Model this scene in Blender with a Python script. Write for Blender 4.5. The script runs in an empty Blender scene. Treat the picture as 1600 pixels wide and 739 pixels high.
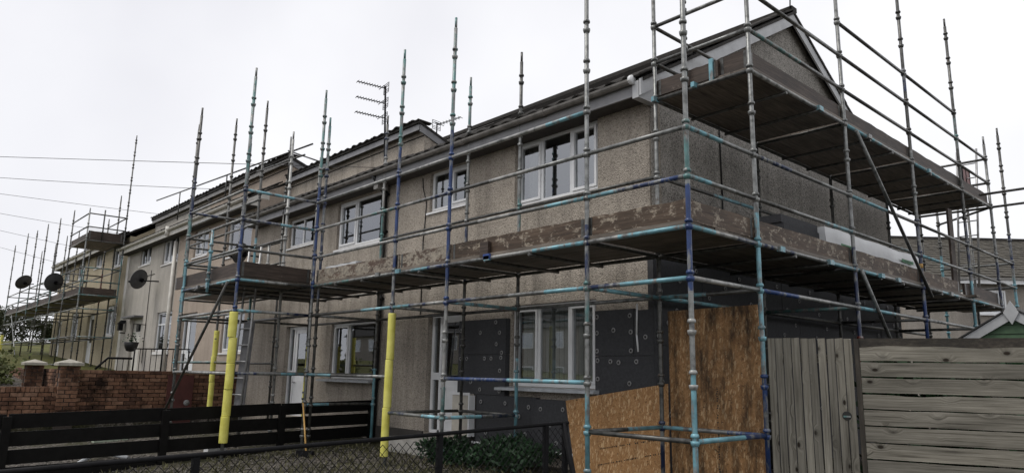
import bpy, bmesh, math, random
from mathutils import Vector, Matrix
import numpy as np
random.seed(7)
S = bpy.context.scene
COL = S.collection
R = math.radians

# ------------------------------------------------------------------ camera
# heights are measured from the lower scaffold deck (z = 0); the ground lies near z = -2.75
cam_d = bpy.data.cameras.new("camera")
cam = bpy.data.objects.new("camera", cam_d)
COL.objects.link(cam)
yaw, pitch, roll = R(47.73247), R(10.85921), R(1.04986)
cy, sy, cp, sp = math.cos(yaw), math.sin(yaw), math.cos(pitch), math.sin(pitch)
fw = Vector((-sy*cp, cy*cp, sp)); rt = Vector((cy, sy, 0)); up = rt.cross(fw)
rr = rt*math.cos(roll) + up*math.sin(roll); uu = up*math.cos(roll) - rt*math.sin(roll)
m = Matrix.Identity(4)
for i in range(3):
    m[i][0] = rr[i]; m[i][1] = uu[i]; m[i][2] = -fw[i]
m.translation = Vector((3.8117, -5.7547, -1.4136))
cam.matrix_world = m
cam_d.sensor_width = 36; cam_d.lens = 1113.31/1600*36
cam_d.clip_start = 0.05; cam_d.clip_end = 1000
S.camera = cam

# ------------------------------------------------------------------ sky, sun, exposure
W = bpy.data.worlds.new("World"); S.world = W; W.use_nodes = True
nt = W.node_tree; nt.nodes.clear()
wo = nt.nodes.new('ShaderNodeOutputWorld'); bg = nt.nodes.new('ShaderNodeBackground')
sk = nt.nodes.new('ShaderNodeTexSky'); sk.sky_type = 'NISHITA'; sk.sun_disc = False
SUN_EL, SUN_ROT = R(60), R(205)
sk.sun_elevation = SUN_EL; sk.sun_rotation = SUN_ROT
tc = nt.nodes.new('ShaderNodeTexCoord'); nz = nt.nodes.new('ShaderNodeTexNoise')
nz.inputs['Scale'].default_value = 1.6; nz.inputs['Detail'].default_value = 5; nz.inputs['Roughness'].default_value = .45
rp = nt.nodes.new('ShaderNodeValToRGB')
rp.color_ramp.elements[0].position = .3; rp.color_ramp.elements[0].color = (6.7, 6.7, 7.15, 1)
rp.color_ramp.elements[1].position = .62; rp.color_ramp.elements[1].color = (8.9, 8.9, 9.1, 1)
mx = nt.nodes.new('ShaderNodeMix'); mx.data_type = 'RGBA'; mx.inputs[0].default_value = .96
nt.links.new(tc.outputs['Generated'], nz.inputs['Vector']); nt.links.new(nz.outputs[0], rp.inputs[0])
nt.links.new(sk.outputs[0], mx.inputs[6]); nt.links.new(rp.outputs[0], mx.inputs[7])
nt.links.new(mx.outputs[2], bg.inputs[0]); bg.inputs[1].default_value = .1
nt.links.new(bg.outputs[0], wo.inputs[0])
sun_d = bpy.data.lights.new("sun", 'SUN'); sun = bpy.data.objects.new("sun", sun_d); COL.objects.link(sun)
sun_d.energy = 1.5; sun_d.angle = R(25); sun_d.color = (1, .96, .9)
# towards the sun: azimuth SUN_ROT clockwise from +Y
sdir = Vector((math.sin(SUN_ROT)*math.cos(SUN_EL), math.cos(SUN_ROT)*math.cos(SUN_EL), math.sin(SUN_EL)))
sun.rotation_euler = sdir.to_track_quat('Z', 'Y').to_euler()
S.view_settings.view_transform = 'Standard'; S.view_settings.look = 'None'
S.view_settings.exposure = 0.27; S.view_settings.gamma = 1

# ------------------------------------------------------------------ materials
class NT:
    def __init__(s, name):
        s.m = bpy.data.materials.new(name); s.m.use_nodes = True
        s.t = s.m.node_tree; s.b = s.t.nodes['Principled BSDF']
        s.out = s.t.nodes['Material Output']
    def n(s, t, **k):
        o = s.t.nodes.new(t)
        for a, v in k.items(): setattr(o, a, v)
        return o
    def l(s, a, b): s.t.links.new(a, b)
    def coord(s, scale=(1, 1, 1), rot=(0, 0, 0), rnd=False, out='Object', pre=None):
        c = s.n('ShaderNodeTexCoord'); mp = s.n('ShaderNodeMapping')
        mp.inputs['Scale'].default_value = scale; mp.inputs['Rotation'].default_value = rot
        src = c.outputs[out]
        if pre:
            m0 = s.n('ShaderNodeMapping'); m0.inputs['Rotation'].default_value = pre; s.l(src, m0.inputs[0]); src = m0.outputs[0]
        s.l(src, mp.inputs[0])
        if rnd:
            oi = s.n('ShaderNodeObjectInfo'); mu = s.n('ShaderNodeVectorMath', operation='SCALE')
            cb = s.n('ShaderNodeCombineXYZ')
            s.l(oi.outputs['Random'], cb.inputs[0]); s.l(oi.outputs['Random'], cb.inputs[1]); s.l(oi.outputs['Random'], cb.inputs[2])
            mu.inputs['Scale'].default_value = 57.3; s.l(cb.outputs[0], mu.inputs[0]); s.l(mu.outputs[0], mp.inputs['Location'])
        return mp.outputs[0]
    def noise(s, v, scale, detail=4, rough=.55):
        o = s.n('ShaderNodeTexNoise'); o.inputs['Scale'].default_value = scale
        o.inputs['Detail'].default_value = detail; o.inputs['Roughness'].default_value = rough
        s.l(v, o.inputs['Vector']); return o.outputs[0]
    def voro(s, v, scale, out='Color', rnd=1):
        o = s.n('ShaderNodeTexVoronoi'); o.inputs['Scale'].default_value = scale
        o.inputs['Randomness'].default_value = rnd
        s.l(v, o.inputs['Vector']); return o.outputs[out]
    def ramp(s, v, *st):
        o = s.n('ShaderNodeValToRGB'); e = o.color_ramp.elements
        while len(e) < len(st): e.new(.5)
        for i, (p, c) in enumerate(st):
            e[i].position = p; e[i].color = (c, c, c, 1) if isinstance(c, (int, float)) else (*c, 1)
        s.l(v, o.inputs[0]); return o.outputs[0]
    def mix(s, f, a, b, mode='MIX'):
        o = s.n('ShaderNodeMix', data_type='RGBA', blend_type=mode)
        for i, v in ((0, f), (6, a), (7, b)):
            if isinstance(v, (int, float)): o.inputs[i].default_value = v if i == 0 else (v, v, v, 1)
            elif isinstance(v, tuple): o.inputs[i].default_value = (*v, 1)
            else: s.l(v, o.inputs[i])
        return o.outputs[2]
    def bump(s, h, strength=.4, dist=.01):
        o = s.n('ShaderNodeBump'); o.inputs['Strength'].default_value = strength; o.inputs['Distance'].default_value = dist
        s.l(h, o.inputs['Height']); s.l(o.outputs[0], s.b.inputs['Normal'])
    def base(s, c):
        if isinstance(c, tuple): s.b.inputs['Base Color'].default_value = (*c, 1)
        else: s.l(c, s.b.inputs['Base Color'])
    def set(s, rough=.7, metal=0, spec=.4):
        s.b.inputs['Roughness'].default_value = rough; s.b.inputs['Metallic'].default_value = metal
        s.b.inputs['Specular IOR Level'].default_value = spec
        return s.m

def mul(c, k): return tuple(x*k for x in c)

def steel(name, paint=None, wear=.5, base=(.185, .19, .185), metal=.4):
    t = NT(name); v = t.coord((1, 1, .35), rnd=True); v2 = t.coord(rnd=True)
    st = t.ramp(t.noise(v2, 14, 5), (.3, mul(base, .35)), (.5, base), (.75, mul(base, 1.5)))
    ru = t.ramp(t.noise(v2, 9, 6, .7), (.6, 0.), (.72, 1.))
    st = t.mix(ru, st, (.07, .045, .03))
    if paint:
        msk = t.ramp(t.noise(v, 11, 6, .65), (wear-.06, 0.), (wear+.05, 1.))
        pc = t.ramp(t.noise(v2, 7, 4), (.3, mul(paint, .6)), (.7, mul(paint, 1.15)))
        c = t.mix(msk, pc, st)
    else: c = st
    t.base(c); t.bump(t.noise(v2, 60, 4), .25, .004)
    return t.set(.36, metal if not paint else .15, .5)

M = {}
M['grey'] = steel('galvanised_steel', None)
M['pale'] = steel('pale_worn_steel', (.34, .34, .325), .53, metal=.2)
M['dark'] = steel('dark_weathered_steel', None, base=(.085, .085, .08))
M['blue'] = steel('blue_painted_steel', (.022, .05, .155), .56)
M['navy'] = steel('worn_navy_steel', (.022, .034, .085), .5)
M['turq'] = steel('turquoise_painted_steel', (.17, .36, .42), .555)
M['teal'] = steel('worn_teal_steel', (.09, .20, .195), .5)
M['red'] = steel('red_oxide_steel', (.16, .03, .02), .58)

def harling(name, base, k=1.0, grey=0.0, scale=42, stain=.5):
    t = NT(name); v = t.coord()
    vc = t.voro(v, scale, 'Color'); sep = t.n('ShaderNodeSeparateColor'); t.l(vc, sep.inputs[0])
    st = t.ramp(sep.outputs[0], (.0, mul(base, 1-.68*k)), (.16, mul(base, 1-.28*k)), (.4, base), (.88, mul(base, 1+.08*k)), (1., mul(base, 1+.35*k)))
    fine = t.ramp(t.noise(v, 130, 3), (.3, .7), (.7, 1.2))
    c = t.mix(1., st, fine, 'MULTIPLY')
    big = t.ramp(t.noise(v, .9, 5, .6), (.3, 1-.35*stain), (.6, 1.08))
    c = t.mix(1., c, big, 'MULTIPLY')
    streak = t.ramp(t.noise(t.coord((3.2, 3.2, .22)), 1.4, 5, .65), (.34, 1-.42*stain), (.56, 1.))
    c = t.mix(1., c, streak, 'MULTIPLY')
    t.base(c)
    d = t.voro(v, scale, 'Distance'); t.bump(d, .8, .012)
    return t.set(.85, 0, .25)
M['harl'] = harling('pebbledash_harling', (.43, .382, .325), .8, scale=72, stain=.6)
M['harl_shade'] = harling('shaded_gable_pebbledash', (.31, .292, .265), 1.0, scale=58, stain=.55)  # gable copy of the pebbledash, its weaker light put into a greyer colour
M['render_cream'] = harling('cream_roughcast', (.48, .45, .405), .25, scale=80, stain=.35)
M['render_pink'] = harling('pinkish_roughcast', (.45, .375, .31), .3, scale=80, stain=.35)
M['render_yellow'] = harling('buff_roughcast', (.46, .40, .285), .3, scale=80, stain=.35)
M['render_far'] = harling('grey_beige_roughcast', (.33, .30, .265), .3, scale=60, stain=.3)

def simple(name, c, rough=.6, var=.25, scale=8, metal=0, spec=.4, bump=.1):
    t = NT(name); v = t.coord(rnd=True)
    k = t.ramp(t.noise(v, scale, 5, .6), (.3, mul(c, 1-var)), (.7, mul(c, 1+var*.6)))
    t.base(k); t.bump(t.noise(v, scale*8, 3), bump, .003)
    return t.set(rough, metal, spec)
M['upvc'] = simple('white_upvc', (.74, .75, .76), .32, .1, 3)
M['upvc_old'] = simple('off_white_paint', (.62, .60, .55), .5, .2, 4)
M['fascia'] = simple('grey_fascia_board', (.25, .25, .26), .5, .2, 4)
M['barge'] = simple('pale_grey_bargeboard', (.44, .45, .46), .5, .2, 4)
M['gutter'] = simple('grey_white_gutter', (.21, .20, .185), .45, .45, 5)
M['black'] = simple('black_plastic', (.012, .012, .013), .45, .3, 6)
M['iron'] = simple('black_iron', (.008, .008, .009), .6, .4, 14, spec=.12)
M['ranch'] = simple('black_stained_timber', (.006, .0056, .0052), .6, .4, 10, bump=.4, spec=.12)
M['tile'] = simple('dark_concrete_tile', (.028, .025, .022), .85, .5, 12, bump=.5)
M['tile_nb'] = simple('mossy_brown_tile', (.075, .068, .055), .85, .5, 5, bump=.5)
M['lead'] = simple('lead_flashing', (.13, .13, .135), .6, .3)
M['eps'] = simple('graphite_insulation_board', (.046, .047, .051), .8, .25, 30, bump=.3)
M['disc'] = simple('pale_plastic_disc', (.24, .24, .24), .6, .2)
M['concrete'] = simple('concrete', (.30, .29, .27), .85, .3, 6, bump=.5)
M['cap'] = simple('weathered_cream_coping', (.36, .34, .29), .8, .3, 9, bump=.4)
M['mortar'] = simple('dark_mortar', (.055, .045, .038), .95, .3, 20, bump=.4)
M['aluminium'] = simple('dull_aluminium', (.35, .35, .35), .4, .25, 10, metal=.6)
M['foil'] = simple('white_plastic_wrap', (.66, .67, .68), .25, .12, 2.5, bump=.25)
M['green_label'] = simple('green_label', (.035, .19, .07), .5, .2)
M['ink'] = simple('dark_ink', (.02, .02, .018), .7, .1)
M['dish'] = simple('dark_grey_dish', (.055, .056, .06), .5, .25)
M['white'] = simple('white_ceramic', (.72, .71, .69), .35, .05)
M['yellow_wood'] = simple('yellow_wood', (.50, .30, .09), .5, .2)
M['rust'] = simple('maroon_board', (.085, .028, .024), .7, .3, 5)
M['blind'] = simple('grey_fabric_blind', (.72, .73, .70), .9, .1)
M['curtain'] = simple('net_curtain', (.55, .54, .50), .9, .1)
M['meter'] = simple('cream_meter_box', (.50, .47, .41), .5, .15)
M['green_clad'] = simple('green_painted_cladding', (.06, .115, .06), .6, .25, 7, bump=.4)
M['felt'] = simple('roofing_felt', (.06, .06, .06), .9, .3)
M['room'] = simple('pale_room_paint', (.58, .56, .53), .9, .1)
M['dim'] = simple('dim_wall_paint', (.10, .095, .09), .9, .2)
M['soffit'] = simple('eave_shade_plinth_brown', (.06, .055, .05), .8, .3)  # shadow under the eaves put into the soffit colour; brown wall foot shares it
M['bark'] = simple('dark_bark', (.03, .024, .018), .9, .3, 20, bump=.6)
M['leaf'] = simple('dark_leaf', (.040, .048, .02), .7, .5, 3)
M['plant'] = simple('dark_green_leaf', (.018, .05, .018), .55, .5, 6)
M['dry'] = simple('dry_grass_blade', (.09, .085, .04), .8, .5, 3)
M['shrub_leaf'] = simple('yellow_green_leaf', (.09, .105, .03), .7, .5, 4)
M['stone'] = simple('gravel_stone', (.11, .10, .085), .85, .6, 5, bump=.3)
M['red_mesh'] = simple('faded_red_mesh', (.30, .18, .175), .7, .2)
M['wire'] = simple('black_cable', (.02, .02, .02), .6, .1)
M['blue_plastic'] = simple('blue_clip', (.03, .07, .25), .5, .2)
M['pipe_grey'] = simple('grey_plastic_pipe', (.42, .44, .46), .4, .2)

def foam():
    t = NT('yellow_foam'); v = t.coord(rnd=True)
    t.base(t.ramp(t.noise(v, 6, 5), (.3, (.56, .52, .09)), (.7, (.74, .70, .19)))); t.bump(t.noise(v, 25, 4), .35, .01)
    return t.set(.7)
M['foam'] = foam()

def timber(name, base, light, grain_axis='X', patch=None, wear=.62, gloss=.6):
    t = NT(name)
    sc = {'X': (1.2, 16, 16), 'Y': (16, 1.2, 16), 'Z': (16, 16, 1.2)}[grain_axis]
    v = t.coord(sc, rnd=True); v2 = t.coord(rnd=True)
    g = t.ramp(t.noise(v, 2.2, 7, .65), (.28, mul(base, .45)), (.5, base), (.72, light))
    big = t.ramp(t.noise(v2, 1.7, 4), (.3, .62), (.7, 1.25))
    c = t.mix(1., g, big, 'MULTIPLY')
    if patch:
        pm = t.ramp(t.noise(t.coord({'X': (.8, 2, 1.5), 'Y': (2, .8, 1.5), 'Z': (2, 2, 1)}[grain_axis], rnd=True), 6.5, 11, .76), (wear, 0.), (wear+.045, 1.))
        pc = t.ramp(t.noise(v2, 24, 6, .7), (.32, mul(patch, .45)), (.6, mul(patch, 1.12)))
        c = t.mix(pm, c, pc)
    t.base(c); t.bump(t.noise(v, 4, 6), .45, .006)
    return t.set(gloss, 0, .35)
for ax in 'XYZ':
    M['board'+ax] = timber('weathered_scaffold_board_'+ax, (.15, .125, .102), (.23, .20, .168), ax, (.26, .23, .19), .66)
    M['toe'+ax] = timber('splashed_toe_board_'+ax, (.070, .046, .030), (.125, .088, .062), ax, (.29, .245, .19), .535)
    M['toepale'+ax] = timber('cement_splashed_toe_board_'+ax, (.085, .055, .04), (.15, .10, .075), ax, (.29, .255, .205), .46)
    M['toedark'+ax] = timber('dark_toe_board_'+ax, (.050, .035, .027), (.088, .064, .050), ax, (.28, .23, .19), .63)

def fence_wood(axis):
    t = NT('grey_fence_timber_'+axis)
    pre = (0, 0, -math.atan2(.40, .9165))
    sc = {'X': (.55, 26, 26), 'Z': (22, 22, .55)}[axis]
    v = t.coord(sc, rnd=True, pre=pre); v2 = t.coord({'X': (.5, 2, 2), 'Z': (2, 2, .4)}[axis], rnd=True, pre=pre)
    kv = t.coord({'X': (1.0, 1.7, 1.7), 'Z': (2.0, 2.0, 1.0)}[axis], rnd=True, pre=pre); kd = t.voro(kv, 3.4, 'Distance')
    off = t.n('ShaderNodeCombineXYZ'); t.l(t.ramp(kd, (.03, 2.2), (.12, 1.0), (.34, 0.)), off.inputs[2 if axis == 'X' else 0])
    av = t.n('ShaderNodeVectorMath', operation='ADD'); t.l(v, av.inputs[0]); t.l(off.outputs[0], av.inputs[1]); v = av.outputs[0]
    g = t.ramp(t.noise(v, 2.6, 8, .62), (.30, (.055, .050, .042)), (.42, (.17, .16, .138)), (.6, (.25, .238, .21)), (.78, (.34, .325, .29)))
    big = t.ramp(t.noise(v2, 2.3, 5, .6), (.3, .6), (.68, 1.1))
    c = t.mix(1., g, big, 'MULTIPLY')
    kv = t.coord({'X': (1.0, 1.7, 1.7), 'Z': (2.0, 2.0, 1.0)}[axis], rnd=True, pre=pre)
    kd = t.voro(kv, 3.4, 'Distance')
    kn = t.ramp(kd, (.07, 1.), (.11, 0.))
    c = t.mix(kn, c, (.035, .026, .018))
    ring = t.ramp(kd, (.08, .55), (.2, 1.))
    c = t.mix(1., c, ring, 'MULTIPLY')
    oi = t.n('ShaderNodeObjectInfo'); c = t.mix(1., c, t.ramp(oi.outputs['Random'], (0., (.72, .71, .68)), (1., (1.12, 1.1, 1.04))), 'MULTIPLY')
    t.base(c); t.bump(t.noise(v, 5, 6), .5, .006)
    return t.set(.8, 0, .25)
for ax in 'XZ': M['darkpost'+ax] = timber('dark_damp_timber_'+ax, (.035, .029, .022), (.07, .06, .046), ax)
M['fenceX'] = fence_wood('X'); M['fenceZ'] = fence_wood('Z')

def osb(name, k, stain):
    t = NT(name)
    cols = []
    for i, (sc, rz) in enumerate((((20, 3, 62), .55), ((24, 3, 80), -.9), ((60, 3, 22), .25), ((22, 3, 75), 1.4), ((18, 3, 60), -.25))):
        v = t.coord(sc, pre=(0, rz, 0))
        ns = t.n('ShaderNodeVectorMath', operation='ADD')
        c = t.voro(v, 1., 'Color'); sp_ = t.n('ShaderNodeSeparateColor'); t.l(c, sp_.inputs[0]); cols.append(sp_.outputs[0])
    a = t.ramp(cols[0], (.0, mul((.28, .145, .058), k)), (.35, mul((.34, .182, .075), k)), (.8, mul((.38, .21, .09), k)), (1., mul((.43, .255, .12), k)))
    b = t.ramp(cols[1], (.0, mul((.24, .12, .048), k)), (.2, mul((.32, .17, .068), k)), (.8, mul((.37, .205, .088), k)), (1., mul((.45, .275, .135), k)))
    c = t.mix(t.ramp(cols[2], (.45, 0.), (.5, 1.)), a, b)
    lt = t.ramp(cols[3], (.84, 0.), (.88, .7)); c = t.mix(lt, c, mul((.62, .44, .25), k))
    dk = t.ramp(t.noise(t.coord((1, 1, 1.25), pre=(0, .4, 0)), 34, 3, .6), (.63, 0.), (.70, .8)); c = t.mix(dk, c, mul((.07, .03, .012), k))
    v = t.coord()
    sm = t.ramp(t.noise(t.coord((2.4, 1, .55)), 2.6, 7, .68), (.38, 1-stain), (.49, 1-.4*stain), (.57, 1.))
    c = t.mix(1., c, sm, 'MULTIPLY')
    fl = t.ramp(t.noise(v, 17, 4, .6), (.66, 1.), (.72, .3))
    c = t.mix(1., c, fl, 'MULTIPLY')
    t.base(c); t.bump(cols[1], .3, .003)
    return t.set(.6, 0, .3)
M['osb'] = osb('fresh_strand_board', 1.12, .22); M['osb_old'] = osb('weathered_strand_board', .80, .85)

def brick_mat():
    t = NT('red_brick'); v = t.coord(rnd=True); oi = t.n('ShaderNodeObjectInfo')
    c = t.ramp(oi.outputs['Random'], (0., (.085, .048, .034)), (.3, (.165, .086, .055)), (.7, (.215, .118, .074)), (1., (.26, .155, .105)))
    c = t.mix(1., c, t.ramp(t.noise(v, 14, 5), (.3, .6), (.7, 1.2)), 'MULTIPLY')
    gp_ = t.n('ShaderNodeNewGeometry'); c = t.mix(1., c, t.ramp(t.noise(gp_.outputs['Position'], 1.5, 5, .65), (.38, .22), (.52, 1.)), 'MULTIPLY')
    t.base(c); t.bump(t.noise(v, 60, 4), .4, .004); return t.set(.9, 0, .2)
M['brick'] = brick_mat()

def ground_mat():
    t = NT('garden_ground'); v = t.coord()
    vc = t.voro(v, 26, 'Color'); s3 = t.n('ShaderNodeSeparateColor'); t.l(vc, s3.inputs[0])
    grav = t.ramp(s3.outputs[0], (0., (.03, .027, .024)), (.6, (.085, .075, .065)), (1., (.19, .17, .15)))
    gr = t.ramp(t.noise(v, 8, 6, .7), (.3, (.016, .018, .009)), (.6, (.045, .043, .02)), (.8, (.08, .068, .042)))
    c = t.mix(t.ramp(t.noise(v, .7, 4), (.42, 0.), (.56, 1.)), grav, gr)
    t.base(c); t.bump(t.voro(v, 26, 'Distance'), .7, .03); return t.set(.9, 0, .2)
M['ground'] = ground_mat()
def grass_mat():
    t = NT('rough_grass'); v = t.coord()
    t.base(t.ramp(t.noise(v, .35, 6, .7), (.3, (.04, .045, .016)), (.6, (.10, .10, .034)), (.8, (.15, .135, .055)))); t.bump(t.noise(v, 3, 5), .5, .2)
    return t.set(.9, 0, .1)
M['grass'] = grass_mat()

def glass():
    t = NT('window_glass')
    t.t.nodes.remove(t.b)
    tr = t.n('ShaderNodeBsdfTransparent'); tr.inputs[0].default_value = (.70, .72, .72, 1)
    gl = t.n('ShaderNodeBsdfGlossy'); gl.inputs['Roughness'].default_value = .015; gl.inputs[0].default_value = (.9, .93, .97, 1)
    fr = t.n('ShaderNodeFresnel'); fr.inputs[0].default_value = 3.2
    tcd = t.coord(); bp = t.n('ShaderNodeBump'); bp.inputs['Strength'].default_value = .03; bp.inputs['Distance'].default_value = .02
    t.l(t.noise(tcd, 1.4, 2), bp.inputs['Height']); t.l(bp.outputs[0], gl.inputs['Normal'])
    gm = t.n('ShaderNodeNewGeometry'); iv = t.n('ShaderNodeMath', operation='SUBTRACT'); iv.inputs[0].default_value = 1; t.l(gm.outputs['Backfacing'], iv.inputs[1])
    fm = t.n('ShaderNodeMath', operation='MULTIPLY'); t.l(fr.outputs[0], fm.inputs[0]); t.l(iv.outputs[0], fm.inputs[1])
    mxs = t.n('ShaderNodeMixShader'); t.l(fm.outputs[0], mxs.inputs[0]); t.l(tr.outputs[0], mxs.inputs[1]); t.l(gl.outputs[0], mxs.inputs[2])
    t.l(mxs.outputs[0], t.out.inputs[0]); return t.m
M['glass'] = glass()

# ------------------------------------------------------------------ builders
class MB:
    """collects shapes in world coordinates; build() links them as one mesh object"""
    def __init__(s): s.v = []; s.f = []; s.mi = []; s.sm = []
    def add(s, vs, fs, mi=0, sm=False):
        o = len(s.v); s.v += [tuple(p) for p in vs]
        for f in fs: s.f.append(tuple(i+o for i in f)); s.mi.append(mi); s.sm.append(sm)
        return s
    def box(s, x0, x1, y0, y1, z0, z1, mi=0):
        v = [(x0,y0,z0),(x1,y0,z0),(x1,y1,z0),(x0,y1,z0),(x0,y0,z1),(x1,y0,z1),(x1,y1,z1),(x0,y1,z1)]
        return s.add(v, [(0,3,2,1),(4,5,6,7),(0,1,5,4),(1,2,6,5),(2,3,7,6),(3,0,4,7)], mi)
    def obox(s, o, ax, ay, az, mi=0):
        """box from corner o with edge vectors ax ay az"""
        o, ax, ay, az = map(Vector, (o, ax, ay, az))
        v = [o, o+ax, o+ax+ay, o+ay, o+az, o+ax+az, o+ax+ay+az, o+ay+az]
        return s.add(v, [(0,3,2,1),(4,5,6,7),(0,1,5,4),(1,2,6,5),(2,3,7,6),(3,0,4,7)], mi)
    def tube(s, a, b, r, n=10, cuts=None, r2=None, caps=True):
        """cuts: list of (fraction_end, material index)"""
        a, b = Vector(a), Vector(b); d = (b-a); L = d.length; d.normalize()
        u = d.orthogonal().normalized(); w = d.cross(u)
        cuts = cuts or [(1., 0)]
        fr = [0.]+[c[0] for c in cuts]
        vs = []
        for t in fr:
            rad = r if r2 is None else r+(r2-r)*t
            for i in range(n):
                an = 2*math.pi*i/n
                vs.append(a+d*L*t+(u*math.cos(an)+w*math.sin(an))*rad)
        for k, (_, mi) in enumerate(cuts):
            s.add([], [], 0)
        o = len(s.v); s.v += [tuple(p) for p in vs]
        for k, (_, mi) in enumerate(cuts):
            for i in range(n):
                j = (i+1) % n
                s.f.append((o+k*n+i, o+k*n+j, o+(k+1)*n+j, o+(k+1)*n+i)); s.mi.append(mi); s.sm.append(True)
        if caps:
            s.f.append(tuple(o+i for i in range(n-1, -1, -1))); s.mi.append(cuts[0][1]); s.sm.append(False)
            s.f.append(tuple(o+len(cuts)*n+i for i in range(n))); s.mi.append(cuts[-1][1]); s.sm.append(False)
        return s
    def path(s, pts, r, n=8):
        for a, b in zip(pts[:-1], pts[1:]): s.tube(a, b, r, n)
        return s
    def lathe(s, prof, c, n=14, axis=(0, 0, 1), sm=True):
        """prof: list of (radius, height) along axis from c"""
        d = Vector(axis).normalized(); u = d.orthogonal().normalized(); w = d.cross(u); c = Vector(c)
        o = len(s.v)
        for r, h in prof:
            for i in range(n):
                an = 2*math.pi*i/n; s.v.append(tuple(c+d*h+(u*math.cos(an)+w*math.sin(an))*r))
        for k in range(len(prof)-1):
            for i in range(n):
                j = (i+1) % n; s.f.append((o+k*n+i, o+k*n+j, o+(k+1)*n+j, o+(k+1)*n+i)); s.mi.append(0); s.sm.append(sm)
        return s
    def prism(s, pts, d):
        """closed polygon pts extruded by vector d"""
        n = len(pts); d = Vector(d); p = [Vector(q) for q in pts]
        return s.add(p+[q+d for q in p], [tuple(range(n-1, -1, -1)), tuple(range(n, 2*n))]+[(i, (i+1) % n, (i+1) % n+n, i+n) for i in range(n)])
    def mesh(s, name, mats, origin=(0, 0, 0)):
        me = bpy.data.meshes.new(name); o = Vector(origin)
        me.from_pydata([tuple(Vector(p)-o) for p in s.v], [], s.f)
        for mt in (mats if isinstance(mats, (list, tuple)) else [mats]): me.materials.append(M[mt] if isinstance(mt, str) else mt)
        me.polygons.foreach_set('material_index', s.mi); me.polygons.foreach_set('use_smooth', s.sm)
        bm = bmesh.new(); bm.from_mesh(me); bmesh.ops.recalc_face_normals(bm, faces=bm.faces); bm.to_mesh(me); bm.free()
        me.update(); return me
    def build(s, name, mats, parent=None, origin=None, label=None, kind=None):
        if origin is None:
            if s.v:
                a = np.array(s.v); origin = tuple((a.min(0)+a.max(0))/2)
            else: origin = (0, 0, 0)
        return put(name, s.mesh(name, mats, origin), origin, parent, label, kind)

WORLD = {}
def put(name, me, loc, parent=None, label=None, kind=None, rot=None):
    """link mesh at WORLD position loc, child of parent (parents are never rotated)"""
    o = bpy.data.objects.new(name, me); COL.objects.link(o)
    WORLD[o.name] = Vector(loc)
    if parent is not None:
        o.parent = parent; o.location = Vector(loc)-WORLD[parent.name]
    else: o.location = loc
    if rot is not None: o.rotation_euler = rot
    if label: o['label'] = label
    if kind: o['kind'] = kind
    return o
def thing(name, label, cat, loc, group=None):
    o = put(name, None, loc); o.empty_display_size = .2
    return tag(o, label, cat, group)
def tag(o, label, cat, group=None):
    o['label'] = label; o['category'] = cat
    if group: o['group'] = group
    return o

# ------------------------------------------------------------------ ground, hill
def gz(x, y):
    if x > -14.2: base = -2.66 - .06*max(0, min(5, 1.3-y)) - .0*x
    else: base = -2.15 + .05*min(30, (-14.2-x))
    if x < -45: base += (1.25*(1-math.cos(min(1, (-45-x)/35)*math.pi))*.5 + max(0, min(1, (-70-x)/60))*1.0)*max(0., min(1., (y+28)/18))
    return base
xs = sorted(set([-160, -140, -120, -105, -95, -88] + list(np.arange(-82, -44, 3.)) + list(np.arange(-44, -15, 2.)) + [-14.24, -14.16] + list(np.arange(-14, 6, .5)) + list(np.arange(6, 60, 4.)) + [60, 90, 140]))
ys = sorted(set([-120, -80, -50, -35, -24, -16, -12] + list(np.arange(-9, 5, .5)) + list(np.arange(5, 30, 2.)) + [30, 40, 60, 90, 140]))
g = MB(); nx, ny = len(xs), len(ys)
vs = [(x, y, gz(x, y) + (random.uniform(-.02, .02) if -9 < y < 5 and -14 < x < 5 else 0)) for x in xs for y in ys]
g.add(vs, [(i*ny+j, (i+1)*ny+j, (i+1)*ny+j+1, i*ny+j+1) for i in range(nx-1) for j in range(ny-1) if xs[i+1] > -24])
g.build('ground', 'ground', origin=(0, 0, 0), kind='structure')
h = MB()
h.add(vs, [(i*ny+j, (i+1)*ny+j, (i+1)*ny+j+1, i*ny+j+1) for i in range(nx-1) for j in range(ny-1) if xs[i+1] <= -24])
h.build('hill', 'grass', origin=(0, 0, 0), kind='structure')

# ------------------------------------------------------------------ houses
def wall_panel(x0, x1, z0, z1, holes, y, th=.25):
    """wall facing -Y with rectangular holes and reveals"""
    b = MB(); X = sorted({x0, x1, *[a for h in holes for a in h[:2]]}); Z = sorted({z0, z1, *[a for h in holes for a in h[2:]]})
    inh = lambda cx, cz: any(h[0] < cx < h[1] and h[2] < cz < h[3] for h in holes)
    for i in range(len(X)-1):
        for k in range(len(Z)-1):
            if inh((X[i]+X[i+1])/2, (Z[k]+Z[k+1])/2): continue
            for yy in (y, y+th):
                b.add([(X[i], yy, Z[k]), (X[i+1], yy, Z[k]), (X[i+1], yy, Z[k+1]), (X[i], yy, Z[k+1])], [(0, 1, 2, 3)])
    for (a, c, d, e) in list(holes)+[(x0, x1, z0, z1)]:
        for p, q in (((a, d), (c, d)), ((c, d), (c, e)), ((c, e), (a, e)), ((a, e), (a, d))):
            b.add([(p[0], y, p[1]), (q[0], y, q[1]), (q[0], y+th, q[1]), (p[0], y+th, p[1])], [(0, 1, 2, 3)])
    return b

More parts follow.
